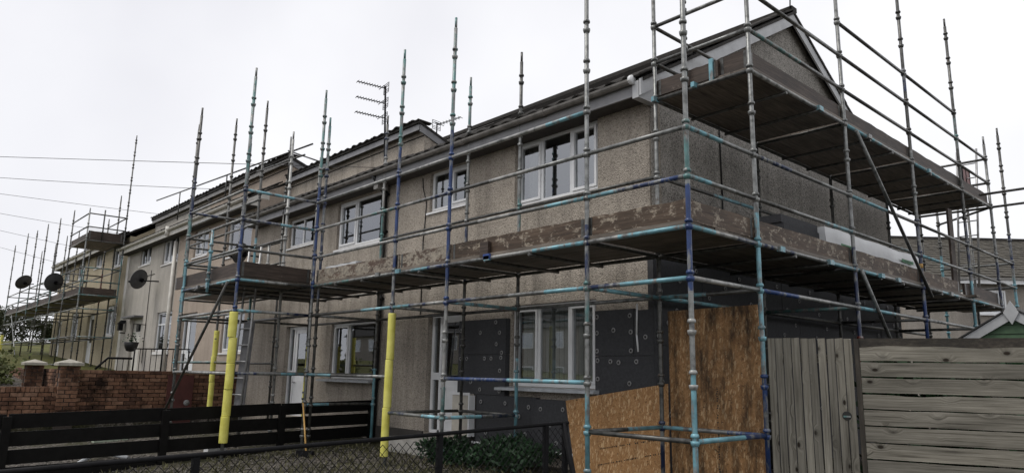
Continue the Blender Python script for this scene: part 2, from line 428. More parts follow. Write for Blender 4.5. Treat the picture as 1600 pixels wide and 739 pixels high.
def window(par, x0, x1, z0, z1, y, lights=(1,), sash=(0,), sill=True, sill_mat='upvc', sill_out=.09, sill_h=.045, fr=.055, top=None, sill_ext=.06, sill_drop=0.):
    """lights: relative widths; sash: indices with an opening casement; top: fraction of a fanlight"""
    g = .004; b = MB(); x0 += g; x1 -= g; z0 += g; z1 -= g
    d0, d1 = y, y+.065
    b.box(x0, x1, d0, d1, z0, z0+fr); b.box(x0, x1, d0, d1, z1-fr, z1)
    b.box(x0, x0+fr, d0, d1, z0+fr, z1-fr); b.box(x1-fr, x1, d0, d1, z0+fr, z1-fr)
    tot = sum(lights); xa = x0+fr; wv = x1-x0-2*fr; cells = []; e = xa
    for i, l in enumerate(lights):
        w = wv*l/tot; cells.append([e, e+w]); e += w
    for i in range(len(cells)-1):
        xm = cells[i][1]; b.box(xm-fr*.45, xm+fr*.45, d0, d1, z0+fr, z1-fr); cells[i][1] -= fr*.45; cells[i+1][0] += fr*.45
    wn = b.build('window', 'upvc', par)
    for i, (a, c) in enumerate(cells):
        rows = [(z0+fr, z1-fr)]
        if top:
            zt = z1-fr-(z1-z0)*top
            MB().box(a, c, d0+.001, d1-.001, zt-fr*.4, zt+fr*.4).build('transom_bar', 'upvc', wn)
            rows = [(z0+fr, zt-fr*.4), (zt+fr*.4, z1-fr)]
        for (za, zb) in rows:
            if i in sash and za == rows[0][0]:
                f = .042; q = MB(); s0, s1 = d0-.018, d0+.05
                q.box(a+.003, c-.003, s0, s1, za+.003, za+f); q.box(a+.003, c-.003, s0, s1, zb-f, zb-.003)
                q.box(a+.003, a+f, s0, s1, za+f, zb-f); q.box(c-f, c-.003, s0, s1, za+f, zb-f)
                q.build('sash', 'upvc', wn); a_, c_, za_, zb_ = a+f, c-f, za+f, zb-f
            else: a_, c_, za_, zb_ = a, c, za, zb
            gk = MB().box(a_, c_, d0+.022, d0+.026, za_, zb_).build('pane', 'glass', wn)
    if sill:
        b = MB(); zs = z0-.012-sill_drop
        b.prism([(x0-sill_ext, y-sill_out, zs-sill_h), (x0-sill_ext, y+.03, zs-sill_h), (x0-sill_ext, y+.03, zs+.010), (x0-sill_ext, y-sill_out, zs-.012)], (x1-x0+2*sill_ext, 0, 0))
        b.build('sill', sill_mat, wn)
    return wn

def door(par, x0, x1, z0, z1, y, side=0., glassz=.45, mat='upvc'):
    b = MB(); fr = .06; g = .004; x0 += g; x1 -= g; z1 -= g
    b.box(x0, x1, y, y+.07, z1-fr, z1); b.box(x0, x0+fr, y, y+.07, z0, z1-fr); b.box(x1-fr, x1, y, y+.07, z0, z1-fr)
    xd = x0+fr
    if side: b.box(x0+fr+side, x0+2*fr+side, y, y+.07, z0, z1-fr); b.box(x0+fr, x0+fr+side, y, y+.07, z0+(z1-z0)*.44, z0+(z1-z0)*.50); xd = x0+2*fr+side
    b.box(x0+fr, x1-fr, y, y+.07, z0, z0+.05)
    dr = b.build('door', mat, par)
    if side: MB().box(x0+fr, x0+fr+side, y+.03, y+.036, z0+.05, z1-fr).build('pane', 'glass', dr)
    a, c = xd+.004, x1-fr-.004; zt = z1-fr-.004; zg = z0+(z1-z0)*glassz
    q = MB(); s = .09
    q.box(a, c, y+.012, y+.06, z0+.055, zg); q.box(a, c, y+.012, y+.06, zt-s, zt)
    q.box(a, a+s, y+.012, y+.06, zg, zt-s); q.box(c-s, c, y+.012, y+.06, zg, zt-s)
    q.build('door_leaf', mat, dr)
    MB().box(a+s, c-s, y+.03, y+.036, zg, zt-s).build('pane', 'glass', dr)
    MB().box(a+s*1.2, c-s*1.2, y+.004, y+.0125, z0+.2, zg-.12).build('door_panel', mat, dr)
    MB().tube((a+.05, y-.03, zg-.16), (a+.16, y-.03, zg-.16), .012, 8).tube((a+.05, y-.03, zg-.16), (a+.05, y+.015, zg-.16), .012, 8).build('handle', 'aluminium', dr)
    return dr

FY = 1.6          # the facade plane of the terrace
EY = 1.28         # eave edge
RY = 5.7; BY = 9.75
def roof_z(y, dz, ez=2.40, rz=4.98):
    t = (rz-ez)/(RY-EY)
    return dz + (ez + t*(y-EY) if y <= RY else rz - t*(y-RY))

tile_me = None
def tile_mesh():
    global tile_me
    if tile_me is None:
        b = MB(); w, l, t = .30, .36, .022
        n = 6; pts = []
        for i in range(n+1):
            x = -w/2+w*i/n; pts.append((x, .018*math.sin(math.pi*2*i/n)))
        for yy in (0, l):
            for x, zz in pts: b.v.append((x, yy, zz))
            for x, zz in pts: b.v.append((x, yy, zz-t))
        m_ = (n+1)
        for i in range(n):
            b.f += [(i, i+1, 2*m_+i+1, 2*m_+i), (m_+i+1, m_+i, 3*m_+i, 3*m_+i+1), (i+1, i, m_+i, m_+i+1)]; b.mi += [0]*3; b.sm += [True, True, False]
        b.f += [(0, m_, 3*m_, 2*m_), (n, 2*m_+n, 3*m_+n, m_+n)]; b.mi += [0, 0]; b.sm += [False]*2
        tile_me = b.mesh('roof_tile', 'tile')
    return tile_me
def tile_row(par, x0, x1, y, z, pitch, w=.30):
    n = max(1, int(round((x1-x0)/w)))
    for i in range(n):
        x = x0+(i+.5)*(x1-x0)/n
        o = put('roof_tile', tile_mesh(), (x, y+random.uniform(-.012, .012), z+random.uniform(-.006, .01)), par)
        o.rotation_euler = (pitch+random.uniform(-.03, .03), random.uniform(-.03, .03), random.uniform(-.03, .03))

def house(label, x0, x1, dz, wallmat, windows, doors, base_z, band=True, gable=None, fascia='fascia', gut='gutter', eave_off=0., gapR=0., left_gable=False, right_gable=False, name='terraced_house', ridge=4.98):
    T = thing(name, label, 'house', ((x0+x1)/2, FY, base_z), None)
    holes = [w[:4] for w in windows]+[d[:4] for d in doors]
    ez = 2.40+dz
    wall_panel(x0, x1, base_z, ez+.0, holes, FY).build('front_wall', wallmat, T)
    pitch = math.atan2(ridge-2.40, RY-EY)
    # soffit, fascia, gutter
    z_f = ez-.25
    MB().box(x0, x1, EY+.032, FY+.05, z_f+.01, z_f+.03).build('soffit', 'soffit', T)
    MB().box(x0, x1, EY, EY+.03, z_f, ez-.02).build('fascia', fascia, T)
    b = MB(); n = 7
    pr = [(EY-.055+.06*math.cos(math.pi+math.pi*i/n), ez-.045+.06*math.sin(math.pi+math.pi*i/n)) for i in range(n+1)]
    pr2 = [(EY-.055+.052*math.cos(math.pi*2-math.pi*i/n), ez-.043+.052*math.sin(math.pi*2-math.pi*i/n)) for i in range(n+1)]
    b.prism([(x0-.0, p[0], p[1]) for p in pr+pr2], (x1-x0-gapR, 0, 0)); b.build('gutter', gut, T)
    k = x0+.9
    while k < x1:                       # gutter unions, as wide as a hand
        b = MB(); b.prism([(k, EY-.055+.068*math.cos(math.pi+math.pi*i/n), ez-.046+.068*math.sin(math.pi+math.pi*i/n)) for i in range(n+1)], (.11, 0, 0)); b.build('gutter_bracket', gut, T); k += 1.9
    # roof deck
    b = MB(); th = .05
    if band:
        yb = 2.45; zb = roof_z(yb, dz); zt = zb+.55; zr = 4.98+dz
        b.prism([(x0, EY+.02, ez-.02), (x0, yb, zb-.02), (x0, yb, zb-.07), (x0, EY+.02, ez-.07)], (x1-x0, 0, 0))
        b.build('lower_roof', 'tile', T)
        tile_row(T, x0, x1, EY-.05, ez+.015, pitch)
        tile_row(T, x0, x1, EY+.30, ez+.21, pitch); tile_row(T, x0, x1, EY+.62, ez+.40, pitch)
        # upper wall band with its own roof falling to the back
        MB().box(x0, x1, yb, yb+.2, zb-.05, zt).build('upper_wall', wallmat, T)
        ym = 3.2; zm = zt-.42*(ym-yb)
        MB().prism([(x1+.0, yb-.12, zt-.14), (x1+.0, yb-.12, zt+.04), (x1+.0, ym, zm+.04), (x1, ym, zm-.14)], (.03, 0, 0)).build('bargeboard', 'fascia', T)
        MB().box(x0, x1, yb-.14, yb-.115, zt-.10, zt+.03).build('upper_fascia', 'gutter' if fascia != 'fascia' else 'fascia', T)
        MB().box(x0, x1, yb-.02, yb-.002, zt-.20, zt-.185).build('drip_strip', 'iron', T)
        tk = .085 if dz == 0 else .12
        pts_ = [(yb-.18, zt+.035), (yb-.18, zt+tk), (ym+.3, zm+tk-.126), (ym+.3, zm+.035-.126)]
        MB().prism([(x0, p[0], p[1]) for p in pts_], (x1-x0+.05, 0, 0)).build('upper_roof', 'tile', T)
        if dz == 0: MB().box(x0, x1-.001, RY-.09, RY+.09, 4.95, 5.04).build('ridge', 'tile', T)
        zr = (4.98 if dz == 0 else 4.45)+dz; zl = zm-.1
        MB().prism([(x0, ym-.1, zl), (x0, RY, zr), (x0, BY+.3, ez-.02), (x0, BY+.3, ez-.07), (x0, RY, zr-.06), (x0, ym-.1, zl-.06)], (x1-x0, 0, 0)).build('roof', 'tile', T)
        side = [(FY+.25, base_z), (FY+.25, ez+.255), (yb+.201, zb-.02), (yb+.201, zt-.084), (ym, zm), (RY, zr-.08), (BY, roof_z(BY, dz)-.1), (BY, base_z)]
        for xa in (x0+.003, x1-.2):
            MB().prism([(xa, p[0], p[1]) for p in side], (.197, 0, 0)).build('party_wall', wallmat, T)
        for xa in (x0, x1-.02): MB().prism([(xa, EY+.031, z_f+.031), (xa, EY+.031, ez-.05), (xa, FY+.27, ez+.255), (xa, FY+.27, ez-.02), (xa, FY-.003, ez-.02), (xa, FY-.003, z_f+.031)], (.019, 0, 0)).build('eave_end', fascia, T)
        tile_row(T, x0, x1+.05, yb-.22, zt+tk+.03, -.02)
    else:
        zr = ridge+dz
        rx = x1+(.16 if right_gable else 0)
        b.prism([(x0, EY+.02, ez-.02), (x0, RY, zr-.02), (x0, BY+.3, ez-.02), (x0, BY+.3, ez-.07), (x0, RY, zr-.07), (x0, EY+.02, ez-.07)], (rx-x0, 0, 0))
        b.build('roof', 'tile', T)
        tile_row(T, x0, rx, EY-.05, ez+.012, pitch)
        rows = 16; sl = (RY-EY-.30)/rows; rise = (zr-ez)/(RY-EY); q = MB(); nt_ = int((rx-.30-x0)/.30)
        for r in range(rows):            # courses above the eave row, each tile lapping the one below
            for i in range(nt_):
                a = Vector((x0+(rx-.30-x0)*i/nt_+.003, EY+.26+sl*r, ez+rise*(.24+sl*r)+.006+random.uniform(-.005, .006)))
                q.obox(a, ((rx-.30-x0)/nt_-.008, 0, 0), (0, sl*1.12, rise*sl*1.12-.016), (0, -.008, .022))
        q.build('roof_tiles', 'tile', T, kind='stuff')
        if right_gable:                  # verge tiles and bargeboards down both slopes
            n = 15; L = (RY-EY)/n
            for i in range(n):
                for s in (0, 1):
                    y = EY-.05+L*i if s == 0 else BY+.3-L*i*1.0
                    z = roof_z(EY+L*i, dz)+.012
                    o = put('roof_tile', tile_mesh(), (rx-.15, y, z+random.uniform(0, .012)), T)
                    o.rotation_euler = (pitch+random.uniform(-.02, .03), random.uniform(-.03, .03), math.pi*s+random.uniform(-.02, .02))
            for s in (0, 1):
                f = (lambda y: y) if s == 0 else (lambda y: 2*RY-y)
                MB().prism([(rx-.05, f(EY-.02), ez-.27), (rx-.05, f(EY-.02), ez-.045), (rx-.05, f(RY-.001), zr-.045), (rx-.05, f(RY-.001), zr-.27)], (.03, 0, 0)).build('bargeboard', 'barge', T)
            MB().prism([(x1-.0, EY-.02, ez-.29), (x1, EY-.02, ez-.06), (x1, FY+.05, ez+.10), (x1, FY+.05, ez-.29)], (.10, 0, 0)).build('eave_box_end', 'barge', T)
            MB().lathe([(.0, -.005), (.062, -.005), (.062, .04), (.0, .04)], (rx-.16, EY-.055, ez-.045), 10, (1, 0, 0)).build('gutter_end', 'upvc', T)
            MB().box(x0, rx, RY-.09, RY+.09, zr-.03, zr+.06).build('ridge', 'tile', T)
    # gable / party walls and back wall
    if right_gable:
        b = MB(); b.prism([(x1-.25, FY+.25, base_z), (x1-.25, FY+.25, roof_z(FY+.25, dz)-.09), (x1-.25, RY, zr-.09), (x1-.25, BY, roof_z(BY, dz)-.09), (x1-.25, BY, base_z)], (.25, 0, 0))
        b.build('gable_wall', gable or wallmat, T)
        MB().prism([(x1-.25, FY, ez), (x1-.25, FY+.25, ez), (x1-.25, FY+.25, ez+.03)], (.24, 0, 0)).build('wall_head', wallmat, T)
    if not band:
        MB().box(x0+.003, x0+.2, FY+.25, BY, base_z, ez-.1).build('end_wall', wallmat, T)
        if not right_gable: MB().prism([(x1-.2, FY+.25, base_z), (x1-.2, FY+.25, ez+.05), (x1-.2, RY, zr-.1), (x1-.2, BY, ez-.12), (x1-.2, BY, base_z)], (.197, 0, 0)).build('party_wall', wallmat, T)
    if left_gable:
        MB().prism([(x0-.02, FY+.25, base_z), (x0-.02, FY+.25, ez+.05), (x0-.02, RY, zr-.1), (x0-.02, BY, ez-.12), (x0-.02, BY, base_z)], (.022, 0, 0)).build('left_gable_wall', wallmat, T)
    MB().box(x0+.2, x1-.25, BY-.2, BY, base_z, ez-.6).build('back_wall', wallmat, T)
    MB().box(x0+.2, x1-.25, FY+.26, BY-.2, dz-.25, dz-.05).build('upper_floor', 'room', T)
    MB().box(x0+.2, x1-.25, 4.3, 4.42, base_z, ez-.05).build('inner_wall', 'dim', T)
    MB().box(x0+.2, x1-.25, FY+.26, 4.29, ez-.10, ez-.05).build('upper_ceiling', 'room', T)
    for w in windows: window(T, *w[:4], FY+.06, **(w[4] if len(w) > 4 else {}))
    for d in doors: door(T, *d[:4], FY+.10, **(d[4] if len(d) > 4 else {}))
    return T

GREY_SILL = dict(sill_mat='pipe_grey', sill_out=.27, sill_h=.05, sill_ext=.13)
H1 = house('nearest pebbledashed end house with a bare gable and dark insulation boards on its lower walls', -8.0, -1.63, 0, 'harl',
    [(-4.24, -2.52, 1.14, 2.18, dict(lights=(.95, 1.15, .95), sash=(0, 2))),
     (-6.52, -5.42, 1.42, 2.15, dict(lights=(1.1, 1), sash=(1,))),
     (-4.26, -2.56, -1.60, -.40, dict(lights=(1, 1.25, 1), sash=(0, 2), **GREY_SILL))],
    [(-6.42, -5.46, -2.42, -.42, dict(side=.17))],
    -3.0, band=False, gable='harl_shade', right_gable=True, gapR=-.02)
H2 = house('pebbledashed mid terrace house behind the projecting deck, second from the corner', -14.2, -8.003, 0, 'harl',
    [(-9.9, -8.02, 1.12, 2.13, dict(lights=(.8, 1.3), sash=(0,))),
     (-12.25, -10.95, 1.42, 2.10, dict(lights=(1, 1), sash=())),
     (-9.86, -8.08, -1.58, -.45, dict(lights=(.8, 1.4), sash=(0,), **GREY_SILL))],
    [(-12.0, -10.95, -2.42, -.45, dict(side=.18))], -3.0)
H3 = house('pinkish roughcast terrace house mostly hidden by scaffolding, third from the corner', -20.3, -14.203, .6, 'render_pink',
    [(-16.2, -14.5, 1.62, 2.74, dict(lights=(1, 1), sash=(0,))), (-18.9, -17.7, 1.9, 2.74, dict(lights=(1, 1))),
     (-16.0, -14.5, -1.0, .05, dict(lights=(1, 1), sash=(0,)))],
    [(-19.4, -18.0, -1.95, .2, dict(side=.3))], -2.8, fascia='upvc_old', gut='upvc_old')
H4 = house('cream roughcast terrace house with a recessed front door and a hanging basket', -26.3, -20.303, .6, 'render_cream',
    [(-24.6, -23.3, 2.2, 2.88, dict(lights=(1, 1), sash=(1,), sill_mat='white')), (-21.95, -20.4, 1.98, 2.85, dict(lights=(1, 1, 1), sash=(0,), sill_mat='white')),
     (-21.85, -20.3, -.92, .36, dict(lights=(1, 1), sash=(), top=.27, sill_mat='white', sill_h=.09))],
    [(-24.75, -23.55, -1.9, .24, dict(glassz=.8, mat='upvc_old'))], -2.6, fascia='upvc_old', gut='upvc_old')
H5 = house('buff roughcast terrace house behind the far scaffold, next to the cream house', -32.6, -26.303, 1.15, 'render_yellow',
    [(-28.5, -27.0, 2.5, 3.4, dict(lights=(1, 1.2), sash=(0,), sill_mat='white')), (-31.5, -30.3, 2.75, 3.4, dict(lights=(1, 1), sill_mat='white')),
     (-28.5, -27.0, -.25, .95, dict(lights=(1, 1.2), sash=(0,), sill_mat='white'))],
    [(-31.6, -30.4, -1.4, .7)], -2.2, fascia='upvc_old', gut='upvc_old', band=False, ridge=4.98)
H6 = house('buff roughcast house at the far left end of the terrace', -38.9, -32.603, 1.15, 'render_yellow',
    [(-34.8, -33.4, 2.5, 3.4, dict(lights=(1, 1), sill_mat='white')), (-37.6, -36.4, 2.6, 3.4, dict(lights=(1, 1), sill_mat='white')), (-34.8, -33.4, -.25, .95, dict(lights=(1, 1), sill_mat='white'))],
    [(-37.9, -36.8, -1.4, .7)], -2.0, fascia='upvc_old', gut='upvc_old', left_gable=True, band=False, ridge=4.98)

# details of the near house
disc_me = MB().lathe([(0, .0), (.030, .0), (.034, .003), (.030, .010), (.016, .010), (.013, .002), (0, .002)], (0, 0, 0), 10); disc_me.mi = [0]*40+[1]*20; disc_me = disc_me.mesh('fixing_disc', ['disc', 'ink'])
def insul_front(x0, x1, z0, z1, pts, n=3):
    o = MB().box(x0, x1, FY-.09+random.uniform(-.004, .004), FY-.002, z0, z1).build('insulation_board', 'eps', H1)
    for (px, pz) in pts:
        put('fixing_disc', disc_me, (x0+(x1-x0)*px, FY-.094, z0+(z1-z0)*pz), o, rot=(math.pi/2, 0, 0))
insul_front(-2.50, -1.86, -1.165, -.575, [(.06, .86), (.06, .5), (.5, .55), (.94, .5), (.06, .1), (.94, .1), (.92, .85)])
insul_front(-1.85, -1.55, -1.165, -.60, [(.6, .4)])
insul_front(-2.50, -1.55, -1.76, -1.17, [(.05, .9), (.05, .5), (.05, .12), (.28, .88), (.42, .86), (.72, .88), (.6, .42), (.8, .2), (.14, .12)])
insul_front(-5.42, -4.28, -1.13, -.59, [(.48, .62), (.80, .9), (.88, .60), (.82, .28), (.93, .04), (.05, .7)])
insul_front(-5.42, -4.28, -1.74, -1.135, [(.06, .9), (.2, .9), (.58, .9), (.72, .9), (.92, .92), (.9, .6), (.1, .3), (.3, .3), (.5, .12), (.9, .1)])
insul_front(-4.95, -3.62, -2.44, -1.745, [(.1, .85), (.3, .6), (.52, .85), (.75, .6), (.9, .8), (.2, .2), (.6, .2), (.85, .25)])
insul_front(-3.615, -1.55, -2.44, -1.765, [(.05, .8), (.14, .5), (.26, .82), (.4, .5), (.55, .8), (.2, .15), (.47, .15), (.7, .5), (.8, .85)])
MB().box(-5.0, -1.52, FY-.12, FY-.092, -2.475, -2.445).box(-5.0, -1.52, FY-.092, FY-.003, -2.475, -2.46).build('base_rail', 'upvc', H1)
# insulation boards on the gable, in courses with staggered joints
y0 = FY-.09
for r in range(5):
    z1_ = .08-.56*r; z0_ = z1_-.556
    e = y0+ (0 if r % 2 == 0 else -.55)
    while e < BY-.02:
        a, b_ = max(e, y0), min(e+1.1, BY-.01); e += 1.1
        if b_-a < .05: continue
        o = MB().box(-1.628, -1.54+random.uniform(-.004, .006), a+.002, b_-.003, z0_, z1_).build('insulation_board', 'eps', H1)
        for q in ((.12, .2), (.85, .8), (.5, .5)):
            if b_-a > .5 and r < 4: put('fixing_disc', disc_me, (-1.53, a+(b_-a)*q[0], z0_+.56*q[1]), o, rot=(0, math.pi/2, 0))
# wall foot, meter box, pipes, cables
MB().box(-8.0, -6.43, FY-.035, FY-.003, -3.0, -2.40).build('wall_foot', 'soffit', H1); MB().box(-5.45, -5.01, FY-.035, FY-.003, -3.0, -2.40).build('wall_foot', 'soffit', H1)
b = MB().box(-5.40, -4.99, FY-.20, FY-.092, -2.38, -1.74).build('meter_box', 'meter', H1)
MB().box(-5.43, -4.96, FY-.215, FY-.201, -1.76, -1.72).box(-4.985, -4.955, FY-.215, FY-.1, -2.38, -1.76).build('meter_box_frame', 'upvc', b)
b = MB().tube((-7.93, FY-.06, -2.7), (-7.93, FY-.06, 2.0), .045, 12).path([(-7.93, FY-.06, 2.0), (-7.93, FY-.2, 2.12), (-7.93, EY-.05, 2.33)], .045, 12)
dp = b.build('downpipe', 'black', H1)
for z in (-1.6, -.1, 1.2, 1.95): MB().tube((-7.93, FY-.06, z), (-7.93, FY-.06, z+.09), .056, 12).box(-8.0, -7.86, FY-.02, FY-.002, z+.02, z+.06).build('pipe_collar', 'black', dp)
MB().box(-7.985, -7.84, FY-.30, FY-.06, 2.05, 2.3).build('hopper', 'gutter', H1)
MB().path([(-6.75, FY-.012, 2.1), (-6.72, FY-.012, 1.9), (-6.6, FY-.012, 1.6), (-6.62, FY-.012, 1.3), (-6.66, FY-.012, .9), (-6.64, FY-.012, -.42)], .009, 6).build('cable', 'wire', H1)
MB().path([(-1.618, 3.3, 2.9), (-1.618, 3.33, 1.2), (-1.618, 3.31, .1)], .012, 6).build('cable', 'wire', H1)
MB().box(-1.64, -1.615, 1.63, 1.75, .1, 2.1).build('corner_patch', 'harl_shade', H1)
MB().tube((-1.5, RY-.1, 5.0), (-1.47, RY-.12, 5.35), .012, 6).build('ridge_rod', 'iron', H1)
# things inside the windows
put_v = MB().lathe([(.0, 0), (.05, 0), (.085, .08), (.10, .2), (.085, .30), (.05, .37), (.0, .385)], (-3.12, FY+.22, 1.15), 16)
tag(put_v.build('vase', 'white'), 'white oval vase standing inside the large upper window', 'vase')
bl = thing('vertical_blind', 'grey vertical slat blind hanging inside the large lower window', 'blind', (-3.4, FY+.2, -.5))
for i in range(17):
    x = -4.12+i*.094
    MB().obox((x, FY+.135, -1.56), (.058, .03, 0), (.002, -.003, 0), (0, 0, 1.08)).build('blind_slat', 'blind', bl)
MB().box(-4.2, -2.6, FY+.14, FY+.18, -.475, -.445).build('blind_rail', 'upvc', bl)
def curtain(x0, x1, z0, z1, label, folds=7):
    b = MB(); n = folds*4; p = []
    for i in range(n+1):
        x = x0+(x1-x0)*i/n; p.append((x, FY+.25+.025*math.sin(i*math.pi/2)))
    b.add([(x, y, z0) for x, y in p]+[(x, y, z1) for x, y in p]+[(x, y+.004, z0) for x, y in p]+[(x, y+.004, z1) for x, y in p],
          [(i, i+1, n+2+i, n+1+i) for i in range(n)]+[(2*n+3+i, 2*n+2+i, 3*n+3+i, 3*n+4+i) for i in range(n)], 0, True)
    tag(b.build('curtain', 'curtain'), label, 'curtain', 'curtains in the windows')
curtain(-6.42, -6.08, 1.43, 2.14, 'net curtain gathered at the side of the small upper window of the end house')
curtain(-4.18, -3.95, 1.16, 2.15, 'pale curtain drawn aside at the left of the large upper window', 4)
curtain(-2.78, -2.56, 1.16, 2.15, 'pale curtain drawn aside at the right of the large upper window', 4)
curtain(-15.9, -15.3, -.95, 0., 'white curtain in the lower window of the pinkish house')
curtain(-21.75, -21.1, -.85, .3, 'pale net curtain in the ground floor window of the cream house')
# small parts of the far houses
MB().box(-25.0, -23.4, FY-.30, FY-.002, .28, .34).build('door_canopy', 'lead', H4)
MB().tube((-20.45, FY-.07, -2.0), (-20.45, FY-.07, 2.6), .06, 10).build('downpipe', 'upvc_old', H4)
MB().box(-26.3, -25.98, FY-.012, FY-.002, -2.2, 2.7).build('quoin_strip', 'upvc_old', H4)
MB().tube((-23.0, FY-.015, 1.9), (-22.95, FY-.015, -1.3), .012, 6).build('cable', 'wire', H4)
MB().box(-25.2, -22.6, FY-.012, FY-.002, 1.73, 1.75).build('drip_strip', 'iron', H4)
MB().tube((-20.45, EY-.05, 2.75), (-20.45, EY-.05, 3.05), .07, 10).build('gutter_bracket', 'upvc_old', H4)
ln = MB().box(-25.62, -25.42, FY-.24, FY-.1, -.12, .12).prism([(-25.66, FY-.28, .12), (-25.38, FY-.28, .12), (-25.52, FY-.17, .26)], (0, .2, 0)).tube((-25.52, FY-.17, -.2), (-25.52, FY, -.2), .02, 8)
ln.build('wall_lantern', 'iron', H4)

# hanging basket
BX = -22.95
hb = thing('hanging_basket', 'dark hanging basket on a bracket beside the recessed door', 'basket', (BX, 1.2, -.9))
MB().lathe([(0, -.93), (.14, -.90), (.20, -.76), (.23, -.62), (.21, -.60), (.0, -.64)], (BX, 1.2, 0), 12).build('basket', 'black', hb)
b = MB()
for i in range(60):
    p = Vector((BX+random.gauss(0, .10), 1.2+random.gauss(0, .11), -.60+abs(random.gauss(0, .14)))); d = Vector((random.uniform(-1, 1), random.uniform(-1, 1), random.uniform(-.5, 1))).normalized()*.07; e_ = d.orthogonal().normalized()*.03
    b.add([p, p+d*.5+e_, p+d, p+d*.5-e_], [(0, 1, 2, 3)])
b.build('foliage', 'plant', hb, kind='stuff')
MB().path([(BX, FY, .0), (BX, 1.2, .02), (BX, 1.2, -.6)], .012, 6).tube((BX, FY-.02, -.35), (BX, FY-.02, .05), .012, 6).build('bracket', 'iron', hb)

# ------------------------------------------------------------------ scaffolding
cup_me = {}
def cup_mesh(mt, top=False):
    k = (mt, top)
    if k not in cup_me:
        b = MB()
        if not top: b.lathe([(.026, -.035), (.034, -.032), (.042, -.008), (.043, .012), (.036, .014), (.027, .014)], (0, 0, 0), 12)
        else: b.lathe([(.027, -.016), (.039, -.014), (.041, .004), (.034, .020), (.027, .024)], (0, 0, 0), 12)
        cup_me[k] = b.mesh('cup', mt)
    return cup_me[k]
class Scaf:
    def __init__(s, label, loc, group='scaffolds along the terrace'):
        s.T = thing('scaffold', label, 'scaffold', loc, group); s.P = {}
    def pole(s, x, y, top, segs, z0=None, white=(), lv=0., cups=True, base=True, spigot=True, phase=0.):
        """segs: list of (z_end, material) upwards"""
        z0 = gz(x, y)+.02 if z0 is None else z0
        mats = list(dict.fromkeys([a[1] for a in segs])); cuts = []
        zs = top-(.16 if spigot else 0)
        for ze, mt in segs:
            cuts.append((min(1., (min(ze, zs)-z0)/(zs-z0)), mats.index(mt)))
        cuts[-1] = (1., cuts[-1][1])
        cuts = [c for i, c in enumerate(cuts) if c[0] > (cuts[i-1][0] if i else 0)+1e-4]
        b = MB().tube((x, y, z0), (x, y, zs), .0255, 12, cuts)
        if spigot: b.tube((x, y, zs-.01), (x, y, top), .0185, 10, [(1., cuts[-1][1])])
        o = b.build('standard', mats, s.T, origin=(x, y, z0))
        if base: MB().tube((x, y, z0), (x, y, z0+.16), .019, 8).box(x-.075, x+.075, y-.075, y+.075, z0-.012, z0).build('base_jack', 'dark', o)
        if cups:
            k = math.ceil((z0+.2-lv)/.5)
            while lv+.5*k < zs-.08:
                z = lv+.5*k; mt = [m_ for ze, m_ in segs if z <= ze][:1] or [segs[-1][1]]
                if k in white: mt = ['pale']
                q = put('cup', cup_mesh(mt[0]), (x, y, z), o)
                q = put('cup', cup_mesh(mt[0], True), (x, y, z+(.055 if (x, y, round(z, 2)) in USED else random.uniform(.095, .125))), o)
                k += 1
        return o
    def ledger(s, a, b, mats='grey', cuts=None, gap=.03, r=.0242, name='ledger', drop=.006):
        a, b = Vector(a), Vector(b); d = (b-a).normalized()
        for p in (a, b): USED.add((round(p.x, 3), round(p.y, 3), round(p.z, 2)))
        mats = [mats] if isinstance(mats, str) else list(mats)
        cuts = cuts or [((i+1)/len(mats), i) for i in range(len(mats))]
        o = MB().tube(a+d*gap+Vector((0, 0, drop)), b-d*gap+Vector((0, 0, drop)), r, 12, cuts).build(name, mats, s.T)
        return o
    def run(s, pts, levels, pick):
        for i in range(len(pts)-1):
            for z in levels: s.ledger((*pts[i], z), (*pts[i+1], z), pick(i, z))
    def decks(s, x0, x1, y0, y1, z, along, n=5, toe=(), t=.038, mat='board', jit=.004):
        """deck boards between x0..x1, y0..y1 lying on level z, running along 'X' or 'Y'"""
        zz = z+.032
        for i in range(n):
            w = ((y1-y0) if along == 'X' else (x1-x0))/n; a = i*w+.004; c = (i+1)*w-.004
            j = random.uniform(0, jit); e0, e1 = random.uniform(-.03, .03), random.uniform(-.03, .03)
            if along == 'X': b = MB().box(x0+.045+e0*.3, x1-.045+e1*.3, y0+a, y0+c, zz+j, zz+j+t)
            else: b = MB().box(x0+a, x0+c, y0+.045+e0*.3, y1-.045+e1*.3, zz+j, zz+j+t)
            b.build('deck_board', mat+along, s.T)
    def toe(s, a, b, z, mat='toe', h=.215, t=.036, off=(0, 0), lean=0., z0=.03):
        a, b = Vector((*a, z+z0+.04)), Vector((*b, z+z0+.04)); d = (b-a); n = Vector((-d.y, d.x, 0)).normalized()*t
        o_ = Vector((*off, 0)); ax = 'X' if abs(d.x) > abs(d.y) else 'Y'
        # worn top edge
        bb = MB(); N = 12; top = []; bot = []
        for i in range(N+1):
            p = a+d*i/N+o_
            bot.append(p); top.append(p+Vector((0, 0, h+random.uniform(-.008, .006))))
        vs = bot+top+[p+n for p in bot]+[p+n for p in top]; k = N+1; fs = []
        for i in range(N): fs += [(i, i+1, k+i+1, k+i), (2*k+i+1, 2*k+i, 3*k+i, 3*k+i+1), (k+i, k+i+1, 3*k+i+1, 3*k+i), (i+1, i, 2*k+i, 2*k+i+1)]
        fs += [(0, k, 3*k, 2*k), (N, 2*k+N, 3*k+N, k+N)]
        bb.add(vs, fs); tb = bb.build('toe_board', mat+ax, s.T)
        for p in (a+d.normalized()*.03, b-d.normalized()*.07):
            MB().obox(p+o_-n*.08-Vector((0, 0, .002)), d.normalized()*.04, n*1.16, (0, 0, h-.004)).build('end_band', 'dark', tb)
        return tb
